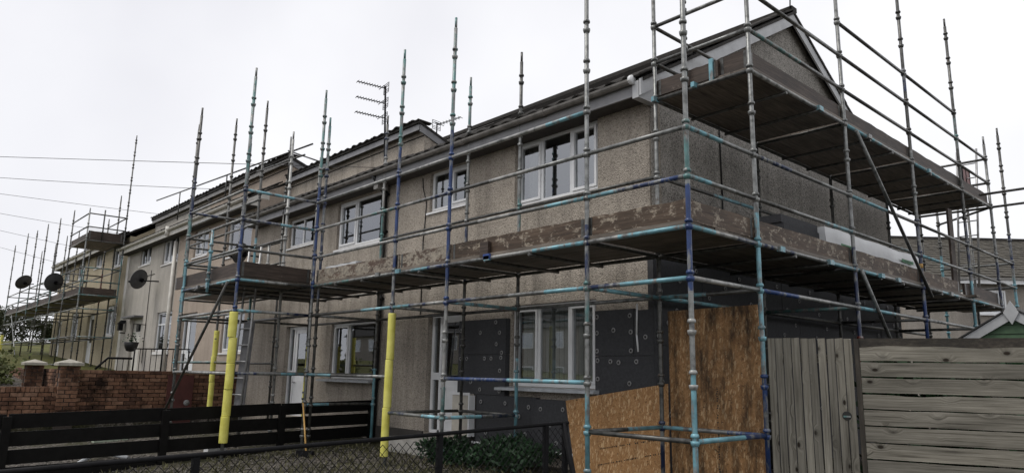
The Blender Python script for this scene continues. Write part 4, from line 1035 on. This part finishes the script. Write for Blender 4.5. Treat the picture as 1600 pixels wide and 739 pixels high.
for sg in (-1, 1):
    MB().prism([(xc, yf-.04, za), (xc+sg*(hw+.15), yf-.04, za-sl*(hw+.15)), (xc+sg*(hw+.15), yf-.04, za-sl*(hw+.15)-.11), (xc, yf-.04, za-.13)], (0, .022, 0)).build('bargeboard', 'barge', SH)
    MB().prism([(xc, yf-.06, za+.012), (xc+sg*(hw+.17), yf-.06, za-sl*(hw+.17)+.012), (xc+sg*(hw+.17), yf-.06, za-sl*(hw+.17)+.03), (xc, yf-.06, za+.03)], (0, 2.4, 0)).build('roof', 'felt', SH)
    MB().box(xc+sg*(hw-.06)-.015, xc+sg*(hw-.06)+.015, yf+.03, yf+2.2, -2.75, za-sl*hw-.02).build('side_wall', 'green_clad', SH)
MB().prism([(xc, yf-.066, za+.10), (xc+.085, yf-.066, za-.05), (xc, yf-.066, za-.20), (xc-.085, yf-.066, za-.05)], (0, .024, 0)).build('finial', 'barge', SH)

# ------------------------------------------------------------------ neighbouring house behind (right)
NB = thing('neighbour_house', 'beige house with a brown tiled roof behind the scaffold at the back', 'house', (-2, 26, -2.75))
nd = Vector((.65, .76, 0)).normalized(); nn = Vector((-nd.y, nd.x, 0)); no = Vector((-3.94, 24.01, 0))
def nbp(s, d, z): return no+nd*s+nn*d+Vector((0, 0, z))
MB().obox(nbp(-9, .35, -2.75), nd*19, nn*.3, (0, 0, 4.95)).build('front_wall', 'render_far', NB)
MB().obox(nbp(-9.1, -.02, 2.10), nd*19.2, nn*.03, (0, 0, .2)).build('fascia', 'upvc', NB)
MB().obox(nbp(-9.1, -.10, 2.26), nd*19.2, nn*.08, (0, 0, .07)).build('gutter', 'gutter', NB)
rb = MB(); C_ = 20; rows = 17; tw = .30; n_t = int(19.2/tw); sd_, sz_ = 3.9/rows, 2.15/rows
for r in range(rows):
    for i in range(n_t):
        a = nbp(-9.1+i*tw, -.05+r*sd_, 2.33+r*sz_+.02); jit = random.uniform(-.01, .012)
        rb.obox(a+Vector((0, 0, jit)), nd*(tw-.012), nn*(sd_*1.1)+Vector((0, 0, sz_*1.1-.035)), (0, 0, .045))
rb.build('roof_tiles', 'tile_nb', NB, kind='stuff')
MB().add([nbp(-9.1, -.02, 2.28), nbp(10.1, -.02, 2.28), nbp(10.1, 3.85, 4.42), nbp(-9.1, 3.85, 4.42), nbp(10.1, 7.7, 2.28), nbp(-9.1, 7.7, 2.28)], [(0, 1, 2, 3), (3, 2, 4, 5), (0, 5, 4, 1)]).build('roof', 'tile', NB)
MB().obox(nbp(-9.1, 3.68, 4.44), nd*19.2, nn*.3, (0, 0, .12)).build('ridge', 'tile', NB)
def nbwin(s0, z0, w_, h_):
    f = MB(); t = .06
    f.obox(nbp(s0, .30, z0), nd*w_, nn*.06, (0, 0, t)); f.obox(nbp(s0, .30, z0+h_-t), nd*w_, nn*.06, (0, 0, t))
    for q in (0, w_/2-t/2, w_-t): f.obox(nbp(s0+q, .302, z0+t), nd*t, nn*.055, (0, 0, h_-2*t))
    o = f.build('window', 'upvc', NB); MB().obox(nbp(s0+t, .325, z0+t), nd*(w_-2*t), nn*.01, (0, 0, h_-2*t)).build('pane', 'glass', o)
    MB().obox(nbp(s0-.05, .2, z0-.07), nd*(w_+.1), nn*.1, (0, 0, .06)).build('sill', 'upvc', o)
nbwin(.3, 1.05, 1.1, .85); nbwin(3.6, .9, 1.3, 1.0); nbwin(-4, .9, 1.3, 1.0); nbwin(3.6, -1.7, 1.3, 1.1); nbwin(-.6, -1.7, 1.6, 1.1)
# white-edged lean-to wing in front of it
WG = MB().obox(nbp(-3.6, -1.6, -2.75), nd*2.0, nn*1.9, (0, 0, 4.35)).build('side_wing', 'render_far', NB)
MB().add([nbp(-3.9, -1.75, 2.25), nbp(-1.45, -1.75, 1.55), nbp(-1.45, .2, 1.55), nbp(-3.9, .2, 2.25), nbp(-3.9, -1.75, 2.07), nbp(-1.45, -1.75, 1.37), nbp(-1.45, .2, 1.37), nbp(-3.9, .2, 2.07)], [(0, 1, 2, 3), (7, 6, 5, 4), (0, 4, 5, 1), (1, 5, 6, 2), (2, 6, 7, 3), (3, 7, 4, 0)]).build('wing_roof', 'upvc_old', NB)

# ------------------------------------------------------------------ black ranch fence and chain link fence
RF = thing('ranch_fence', 'black stained ranch fence of wide horizontal boards between the front gardens', 'fence', (-8, -2, -2.8))
def rz_(y): return -2.03+.022*(y+2.2)
segs = [(-9.6, -6.9), (-6.88, -4.1), (-4.08, -2.1), (-2.08, -.25), (-.23, 1.55)]
for a, c in segs:
    for r in range(4):
        za_, zc_ = rz_(a)-r*.232, rz_(c)-r*.232; j = random.uniform(-.006, .006)
        MB().add([(-8.0, a, za_-.19+j), (-8.0, c, zc_-.19-j), (-8.0, c, zc_-j), (-8.0, a, za_+j), (-8.025, a, za_-.19+j), (-8.025, c, zc_-.19-j), (-8.025, c, zc_-j), (-8.025, a, za_+j)], [(0, 1, 2, 3), (5, 4, 7, 6), (0, 4, 5, 1), (1, 5, 6, 2), (2, 6, 7, 3), (3, 7, 4, 0)]).build('board', 'ranch', RF)
for y in (-8.2, -6.15, -4.1, -2.1, -.24, 1.5):
    MB().box(-7.998, -7.91, y-.05, y+.05, gz(-8, y)-.2, rz_(y)-.03).build('post', 'ranch', RF)
CF = thing('chain_link_fence', 'low black chain link fence with a round top rail in front of the garden', 'fence', (-.3, -3, -2.8))
def cz(y): return -1.80+.027*(y+1.36)
ya, yb2 = -1.36, -7.4
MB().tube((-.3, ya, cz(ya)), (-.3, yb2, cz(yb2)), .014, 10).build('top_rail', 'iron', CF)
for y in (-1.4, -1.62, -2.66, -4.3, -5.9, -7.4):
    MB().box(-.318, -.282, y-.018, y+.018, gz(-.3, y)-.2, cz(y)-.01).build('post', 'iron', CF)
MB().tube((-.3, -1.42, cz(-1.4)), (-.05, -1.36, -2.85), .022, 8).build('stay', 'iron', CF)
b = MB(); st = .062; H = .93; y = yb2-H
def wire(p, q, off):
    (y0_, z0_), (y1_, z1_) = p, q
    d = Vector((0, y1_-y0_, z1_-z0_)).normalized(); nrm = Vector((0, -d.z, d.y))*.0016; x = -.3+off
    b.obox(Vector((x-.0016, y0_, z0_))-nrm, Vector((0, y1_-y0_, z1_-z0_)), (.0032, 0, 0), nrm*2)
while y < ya:
    for sg in (1, -1):
        a, c = (y, y+H) if sg == 1 else (y+H, y)
        lo, hi = max(yb2, min(a, c)), min(ya, max(a, c))
        if hi-lo < .02: continue
        f = lambda yy: -2.76+.03*(yy+1.36)+(H*(yy-y)/H if sg == 1 else H-(yy-y))
        wire((lo, f(lo)), (hi, f(hi)), .002*sg)
    y += st
b.build('wire_mesh', 'iron', CF, kind='stuff')
MB().tube((-.3, ya, -2.7), (-.3, yb2, -2.88), .004, 6).build('line_wire', 'iron', CF)

# ------------------------------------------------------------------ brick garden walls
BC, BLN = .085, .245      # course height and brick spacing
brick_me = MB().box(-.055, .055, -.114, .114, -.0355, .0355).mesh('brick', 'brick')
half_me = MB().box(-.055, .055, -.055, .055, -.0355, .0355).mesh('brick', 'brick')
sold_me = MB().box(-.0555, .0555, -.0365, .0365, -.055, .055).mesh('brick', 'brick')
def brick_run(T, x, ya, yb, zt, rows, face=.0):
    for r in range(rows):
        z = zt-BC/2-BC*r; y = ya+(BLN/2 if r % 2 else 0)
        if r % 2: put('brick', half_me, (x+random.uniform(-.004, .004), ya+.055, z), T)
        while y+.228 <= yb+.03:
            put('brick', brick_me, (x+random.uniform(-.005, .005), y+.114, z+random.uniform(-.003, .003)), T, rot=(0, 0, random.uniform(-.012, .012))); y += BLN
        if yb-y > .1: put('brick', half_me, (x, y+.055, z), T)
BW = thing('garden_wall', 'weathered red brick garden wall running from the capped pillar to the pinkish house', 'wall', (-14.2, 0, -2.6))
MB().box(-14.29, -14.195, -2.0, 1.58, -3.0, -1.52).build('mortar_core', 'mortar', BW)
brick_run(BW, -14.2, -2.075, 1.55, -1.5, 12)
BL = thing('garden_wall', 'lower brick wall with a course of upright bricks along its top, left of the capped pillar', 'wall', (-14.2, -3.6, -2.6))
MB().box(-14.29, -14.195, -5.2, -2.45, -3.0, -1.88).build('mortar_core', 'mortar', BL)
y = -5.2
while y < -2.42:
    put('brick', sold_me, (-14.2+random.uniform(-.004, .004), y+.037, -1.92), BL); y += .085
brick_run(BL, -14.2, -5.2, -2.40, -1.985, 7)
pt_me = MB().box(-.16, .16, -.16, .16, -.03, .03).mesh('brick', 'brick')
def pillar(label, x, y, zt, hrows):
    T = thing('gate_pillar', label, 'pillar', (x, y, zt-hrows*.085), 'capped brick gate pillars')
    MB().box(x-.165, x+.165, y-.165, y+.165, zt-hrows*.085-.3, zt-.005).build('mortar_core', 'mortar', T)
    for r in range(hrows):
        z = zt-BC/2-BC*r
        for sx in (-1, 1):
            a, c = (-.186, .042) if r % 2 else (-.042, .186)
            put('brick', brick_me, (x+sx*.13, y+(a+c)/2, z), T); put('brick', half_me, (x+sx*.13, y+(.119 if r % 2 else -.119), z), T)
    MB().add([(x-.24, y-.24, zt), (x+.24, y-.24, zt), (x+.24, y+.24, zt), (x-.24, y+.24, zt), (x-.24, y-.24, zt+.06), (x+.24, y-.24, zt+.06), (x+.24, y+.24, zt+.06), (x-.24, y+.24, zt+.06), (x, y, zt+.14)],
             [(0, 3, 2, 1), (0, 1, 5, 4), (1, 2, 6, 5), (2, 3, 7, 6), (3, 0, 4, 7), (4, 5, 8), (5, 6, 8), (6, 7, 8), (7, 4, 8)]).build('cap', 'cap', T)
pillar('near brick gate pillar with a pale pyramid cap, at the end of the garden wall', -14.2, -2.25, -1.42, 13)
pillar('second brick gate pillar with a pale pyramid cap, farther along the street', -17.4, -2.38, -1.42, 13)
BF = thing('garden_wall', 'brick front wall between the two capped pillars', 'wall', (-15.8, -2.2, -2.4))
MB().box(-23., -14.4, -2.06, -1.99, -2.9, -1.52).build('mortar_core', 'mortar', BF)
for r in range(6):
    x = -23.0+(.11 if r % 2 else 0)
    while x < -14.7:
        put('brick', brick_me, (x+.1, -2.08, -1.54-BC*r), BF, rot=(0, 0, math.pi/2)); x += BLN
rp_ = MB().box(-14.14, -14.11, -.22, .36, -2.75, -1.60).build('leaning_board', 'rust')
tag(rp_, 'maroon board with a pale disc leaning against the brick garden wall', 'board')
MB().lathe([(0, 0), (.07, 0), (.07, .008), (0, .008)], (-14.11, .24, -2.23), 12, (1, 0, 0)).build('disc', 'disc', rp_)
# railings in front of the cream house
RL = thing('railing', 'black iron railing with hoop scrolls above the brick garden wall', 'railing', (-18, .6, -1.9))
for z in (-.93, -1.62): MB().tube((-18, .0, z), (-18, 1.5, z+.03), .018, 6).build('rail', 'iron', RL)
for i in range(11):
    y = .02+i*.145; MB().tube((-18, y, -1.95), (-18, y, -.93), .011 if i % 5 else .024, 6).build('bar', 'iron', RL)
MB().path([(-18, -.9, -1.5), (-18, -.62, -1.2), (-18, -.02, -1.2)], .03, 8).build('hand_rail', 'iron', RL)
for i in range(5): MB().tube((-18, -.66+i*.14, -1.95), (-18, -.66+i*.14, -1.22), .011, 6).build('bar', 'iron', RL)

# ------------------------------------------------------------------ dishes, aerials, wires
def dish(label, c, aim, r=.34, arm=(0, 0, 0)):
    T = thing('satellite_dish', label, 'satellite dish', c, 'satellite dishes'); c = Vector(c); d = Vector(aim).normalized()
    prof = [(r*t, .22*r*t*t*1.0) for t in (0, .2, .4, .6, .8, .95, 1.)]; back = [(r*1.0, .22*r+.006), (r*1.03, .22*r), (r*1.03, .22*r-.02)]+[(r*t, .22*r*t*t-.014) for t in (.98, .8, .6, .4, .2, 0)]
    MB().lathe(prof+back, c, 24, d).build('reflector', 'dish', T)
    dn = (Vector((0, 0, -1))-d*d.dot(Vector((0, 0, -1)))).normalized()
    p = c+dn*r*.98+d*.2*r; q = c+d*r*1.15+dn*r*.55
    MB().tube(p, q, .014, 6).build('feed_arm', 'iron', T); MB().tube(q-d*.05, q+d*.06, .035, 8).build('receiver', 'iron', T)
    a = c-d*.02; MB().path([a, a-d*.12, a-d*.14+Vector(arm)], .022, 8).lathe([(.07, 0), (.07, .06), (0, .06)], a-d*.08, 8, d).build('mount', 'iron', T)
    return T
dish('dark satellite dish on the wall of the cream house', (-22.2, 1.05, 1.45), (-.85, -.5, .3), .33, (.25, .40, 0))
dish('satellite dish behind the scaffold poles of the pinkish house', (-13.9, 1.15, 1.42), (-.85, -.5, .3), .26, (.05, .35, 0))
dish('large dark satellite dish fixed to the far scaffold, nearer of the two', (-28.4, -.34, 1.72), (-.9, -.35, .25), .35, (.05, .28, 0))
dish('dark satellite dish at the outer end of the far scaffold', (-35.5, -.34, 2.28), (-.85, -.45, .6), .35, (.25, .25, .02))
def yagi(T, o, d, L, n, refl=True):
    o, d = Vector(o), Vector(d).normalized(); sdv = d.cross(Vector((0, 0, 1))).normalized(); upv = sdv.cross(d)
    MB().tube(o, o+d*L, .011, 6).build('boom', 'iron', T)
    b = MB()
    for i in range(n):
        p = o+d*(L*(.25+.73*i/(n-1))); b.tube(p-sdv*.075, p+sdv*.075, .006, 5)
    b.build('directors', 'iron', T, kind='stuff')
    if refl:
        b = MB()
        for k in (-1, 1):
            for j in range(3): b.tube(o+upv*k*(.03+.035*j)-sdv*.12, o+upv*k*(.03+.035*j)+sdv*.12, .006, 5)
        for sg in (-1, 1): b.tube(o-upv*.10+sdv*sg*.12, o+upv*.10+sdv*sg*.12, .006, 5)
        b.tube(o+d*.1-sdv*.13, o+d*.1+sdv*.13, .008, 5); b.build('reflector', 'iron', T)
AE = thing('tv_aerial', 'mast with three television aerials one above another rising between the two nearest houses', 'aerial', (-7.85, 1.42, 2.2))
MB().tube((-7.85, 1.46, 2.0), (-8.02, 1.46, 4.24), .02, 8).build('mast', 'iron', AE)
MB().tube((-7.82, 1.40, 2.2), (-7.9, 1.5, 3.6), .008, 6).build('cable', 'wire', AE)
for z in (4.18, 3.86, 3.55): yagi(AE, (-7.98, 1.46, z), (-.15, -1., .0), .62, 9)
A2 = thing('tv_aerial', 'small television aerial on a thin mast above the roof of the nearest house', 'aerial', (-8.4, 3, 3.4))
MB().tube((-8.4, 3.05, 3.2), (-8.4, 3.05, 3.95), .014, 8).build('mast', 'iron', A2); yagi(A2, (-8.42, 3.05, 3.92), (.8, .1, .02), .75, 7)
for i, (x, y, z) in enumerate(((-23.2, 2.3, 4.2), (-24.2, 2.3, 4.2))): pass
TP = thing('telegraph_pole', 'timber telegraph pole carrying the overhead wires', 'pole', (-26.37, -10.63, -2.2))
MB().tube((-26.37, -10.63, -2.4), (-26.37, -10.63, 4.7), .13, 12, r2=.10).build('shaft', 'bark', TP)
MB().tube((-26.37, -10.63, 4.3), (-26.37, -10.63, 4.38), .2, 12).build('ring', 'iron', TP)
WL = [((-7.85, 1.5, 2.5), 'topmost overhead wire, reaching the wall beside the aerial mast', .03), ((-13.0, 1.5, 2.95), 'second overhead wire from the top, ending at the second house', .2), ((-20.3, 1.4, 3.4), 'third overhead wire down, ending at the pinkish house', .06),
      ((-25.2, 1.4, 3.4), 'fourth overhead wire down, ending at the cream house', .12), ((-30.0, 1.4, 3.3), 'fifth overhead wire down, passing the small raised deck', .1), ((-34.5, 1.4, 3.1), 'lowest overhead wire at the far left', .1)]
for e, lb, sag in WL:
    a, c = Vector((-26.37, -10.63, 4.40)), Vector(e); n = 14
    pts = [a+(c-a)*i/n-Vector((0, 0, sag*4*(i/n)*(1-i/n))) for i in range(n+1)]
    tag(MB().path(pts, .0065, 5).build('overhead_wire', 'wire'), lb, 'wire', 'overhead telephone wires')

# ------------------------------------------------------------------ garden bits
br = thing('broom', 'broom with a yellow wooden handle leaning on a scaffold pole', 'broom', (-7.0, -.3, -2.75))
MB().tube((-7.5, -.10, -1.96), (-6.85, -.32, -2.66), .014, 8).build('handle', 'yellow_wood', br)
MB().obox((-6.98, -.42, -2.74), (.26, .14, 0), (-.03, .05, 0), (0, 0, .09)).build('head', 'iron', br)
def pipe(label, pts, r=.035, mt='pipe_grey'):
    tag(MB().path(pts, r, 10).build('pipe_offcut', mt), label, 'pipe', 'pipe offcuts lying in the garden')
def gp(x, y, dz=.04): return (x, y, gz(x, y)+dz)
pipe('bent pale pipe offcut lying on the gravel behind the black fence', [gp(-8.9, -3.0), gp(-9.6, -2.55, .12), gp(-8.9, -2.3)])
pipe('short pale pipe offcut in front of the black fence boards', [gp(-6.9, -2.9), gp(-6.35, -2.45), gp(-5.9, -2.75)], .03)
pipe('straight grey pipe offcut nearest to the chain link fence', [gp(-6.4, -3.35, .05), gp(-5.9, -3.1, .16)], .035)
tag(MB().box(-12.2, -12.0, -2.1, -1.5, gz(-12, -2), gz(-12, -2)+.14).build('foam_block', simple('pale_green_foam', (.40, .46, .36), .8)), 'pale green foam block lying on the gravel behind the black fence', 'block')
tag(MB().box(-8.75, -8.55, -1.2, -.9, gz(-8.6, -1), gz(-8.6, -1)+.13).build('offcut', 'foil'), 'small white offcut lying by the black fence', 'offcut')
# gravel
b = MB(); oc = [(1, 0, 0), (-1, 0, 0), (0, 1, 0), (0, -1, 0), (0, 0, 1), (0, 0, -1)]; of = [(0, 2, 4), (2, 1, 4), (1, 3, 4), (3, 0, 4), (2, 0, 5), (1, 2, 5), (3, 1, 5), (0, 3, 5)]
for i in range(9000):
    x, y = random.uniform(-13.8, -.6), random.uniform(-5.5, 1.2)
    if random.random() < .25: x, y = random.uniform(-7.8, -4), random.uniform(-3, .6)
    r = random.uniform(.010, .028); c = Vector((x, y, gz(x, y)+r*.3)); q = Vector((random.uniform(.7, 1.3), random.uniform(.7, 1.3), random.uniform(.5, .9)))*r; an = random.uniform(0, 6.28); ca, sa = math.cos(an), math.sin(an)
    b.add([c+Vector(((v[0]*ca-v[1]*sa)*q.x, (v[0]*sa+v[1]*ca)*q.y, v[2]*q.z)) for v in oc], of)
b.build('gravel', 'stone', kind='stuff', origin=(0, 0, 0))
# grass tufts and the planted strip below the window
def leaves(name, mt, n, fn, size, label=None):
    b = MB()
    for i in range(n):
        p, lean, L = fn(); d = Vector(lean); tip = p+d*L; sd2 = d.cross(Vector((random.uniform(-1, 1), random.uniform(-1, 1), .2))).normalized()*L*size; mid = p+d*L*.5
        b.add([p, mid+sd2, tip, mid-sd2], [(0, 1, 2), (0, 2, 3)])
    return b.build(name, mt, kind='stuff', origin=(0, 0, 0))
def f1():
    x, y = random.uniform(-7.8, -.5), random.uniform(-5.5, 1.0)
    return Vector((x, y, gz(x, y))), Vector((random.gauss(0, .4), random.gauss(0, .4), 1)).normalized(), random.uniform(.03, .11)
leaves('grass', 'dry', 7000, f1, .12)
def f2():
    x = random.uniform(-5.2, -3.0); y = random.uniform(.6, 1.4); hgt = (.20+.14*math.sin(x*3.1)+.08*math.sin(x*9.7))*random.random()**.5
    return Vector((x, y, gz(x, y)+hgt)), Vector((random.gauss(0, .7), random.gauss(0, .7)-.2, random.uniform(.0, 1))).normalized(), random.uniform(.05, .12)
leaves('undergrowth', 'plant', 4600, f2, .2)
# steps / concrete strip
MB().box(-6.6, -5.3, .9, FY-.04, -2.75, -2.47).build('door_step', 'concrete', H1)

SB = thing('shrub', 'dark shrub added behind the slat fence to darken its gaps', 'shrub', (1.2, 3.0, -2.75))  # added foliage, there to blacken the view between the slats
def f3():
    x = random.uniform(.45, 3.6); y = 2.9+.42*(x-.6)+random.uniform(-.35, .35); return Vector((x, y, random.uniform(-2.75, -1.12))), Vector((random.uniform(-1, 1), random.uniform(-1, .2), random.uniform(-.3, 1))).normalized(), random.uniform(.1, .2)
o = leaves('foliage', 'plant', 5200, f3, .3); o.parent = SB; o.location = -WORLD[SB.name]
for k in range(4): MB().tube((.8+.6*k, 3.0+.25*k, -2.75), (.85+.6*k, 3.0+.25*k, -1.4), .02, 6).build('stem', 'bark', SB)
S5 = thing('shrub', 'yellow green shrub beside the second capped pillar', 'shrub', (-19.0, -3.3, -2.2))
def f4():
    p = Vector((-19.0+random.gauss(0, .45), -3.35+random.gauss(0, .35), -1.65+random.gauss(0, .28))); return p, Vector((random.uniform(-1, 1), random.uniform(-1, 1), random.uniform(-.3, 1))).normalized(), random.uniform(.08, .16)
o = leaves('foliage', 'shrub_leaf', 2600, f4, .3); o.parent = S5; o.location = -WORLD[S5.name]
for k in range(3): MB().tube((-19.1+.1*k, -3.3, -2.3), (-19.3+.3*k, -3.35, -1.5), .02, 6).build('stem', 'bark', S5)
# ------------------------------------------------------------------ far trees on the hill
def tree(label, x, y, H, cr, dense):
    z = gz(x, y); T = thing('tree', label, 'tree', (x, y, z), 'trees on the far hill')
    b = MB(); b.tube((x, y, z-.2), (x, y, z+H*.55), .16, 8, r2=.07)
    tips = []
    for i in range(9):
        a = random.uniform(0, 6.28); s_ = Vector((x, y, z+H*random.uniform(.25, .5))); e = s_+Vector((math.cos(a)*cr*.7, math.sin(a)*cr*.7, H*random.uniform(.15, .4)))
        b.tube(s_, e, .05, 5, r2=.015); tips.append(e)
    b.build('trunk', 'bark', T)
    c = MB()
    cl = [Vector((x+random.gauss(0, cr*.45), y+random.gauss(0, cr*.45), z+H*random.uniform(.12, .95))) for _ in range(26)]+tips
    for i in range(dense):
        p = random.choice(cl)+Vector((random.gauss(0, .22), random.gauss(0, .22), random.gauss(0, .2)))*cr*.8
        d = Vector((random.uniform(-1, 1), random.uniform(-1, 1), random.uniform(-1, 1))).normalized()*.20; e = d.orthogonal().normalized()*.10
        c.add([p, p+d*.5+e, p+d, p+d*.5-e], [(0, 1, 2, 3)])
    c.build('crown', 'leaf', T)
for i, (x, y, H, cr, lb) in enumerate(((-92, 4.5, 3.4, 1.9, 'broad dark tree on the hill at the far left edge'), (-96, 7.5, 3.7, 2.1, 'tall dark tree on the hill behind the far scaffold legs'), (-99, 11.2, 3.0, 1.8, 'low rounded tree on the hill next to the tall one'),
        (-97, 13.6, 3.8, 1.6, 'narrow dark tree on the hill nearest the last house'), (-90, 1.0, 3.0, 2.0, 'dark tree on the hill just beyond the far left edge'))):
    tree(lb, x, y, H, cr, 2600)
# houses across the street, seen mirrored in the window panes
def far_house(label, x0, x1):
    T = thing('street_house', label, 'house', ((x0+x1)/2, -27, -3))
    MB().box(x0, x1, -34, -27, -3.3, 1.8).build('wall', 'render_far', T)
    MB().prism([(x0-.3, -26.7, 1.8), (x0-.3, -30.5, 4.4), (x0-.3, -34.3, 1.8)], (x1-x0+.6, 0, 0)).build('roof', 'tile', T)
    MB().box(x0+1, x0+1.8, -31, -30, 3.6, 5.4).build('chimney', 'render_far', T)
    for x in (x0+1.2, x0+4.2):
        for z in (-2., .4):
            f = MB().box(x, x+1.4, -27.001, -26.96, z, z+1.1).build('window', 'upvc', T); MB().box(x+.08, x+1.32, -26.958, -26.95, z+.08, z+1.02).build('pane', 'glass', f)
far_house('house across the street mirrored in the large lower window', -36, -29); far_house('house across the street beside the mirrored one, towards the end house', -27.5, -20.5); far_house('house across the street beyond the mirrored one', -45, -38); far_house('farthest house across the street', -60, -52)
print('objects', len(bpy.data.objects), 'tris', sum(len(o.data.polygons) for o in bpy.data.objects if o.type == 'MESH'))
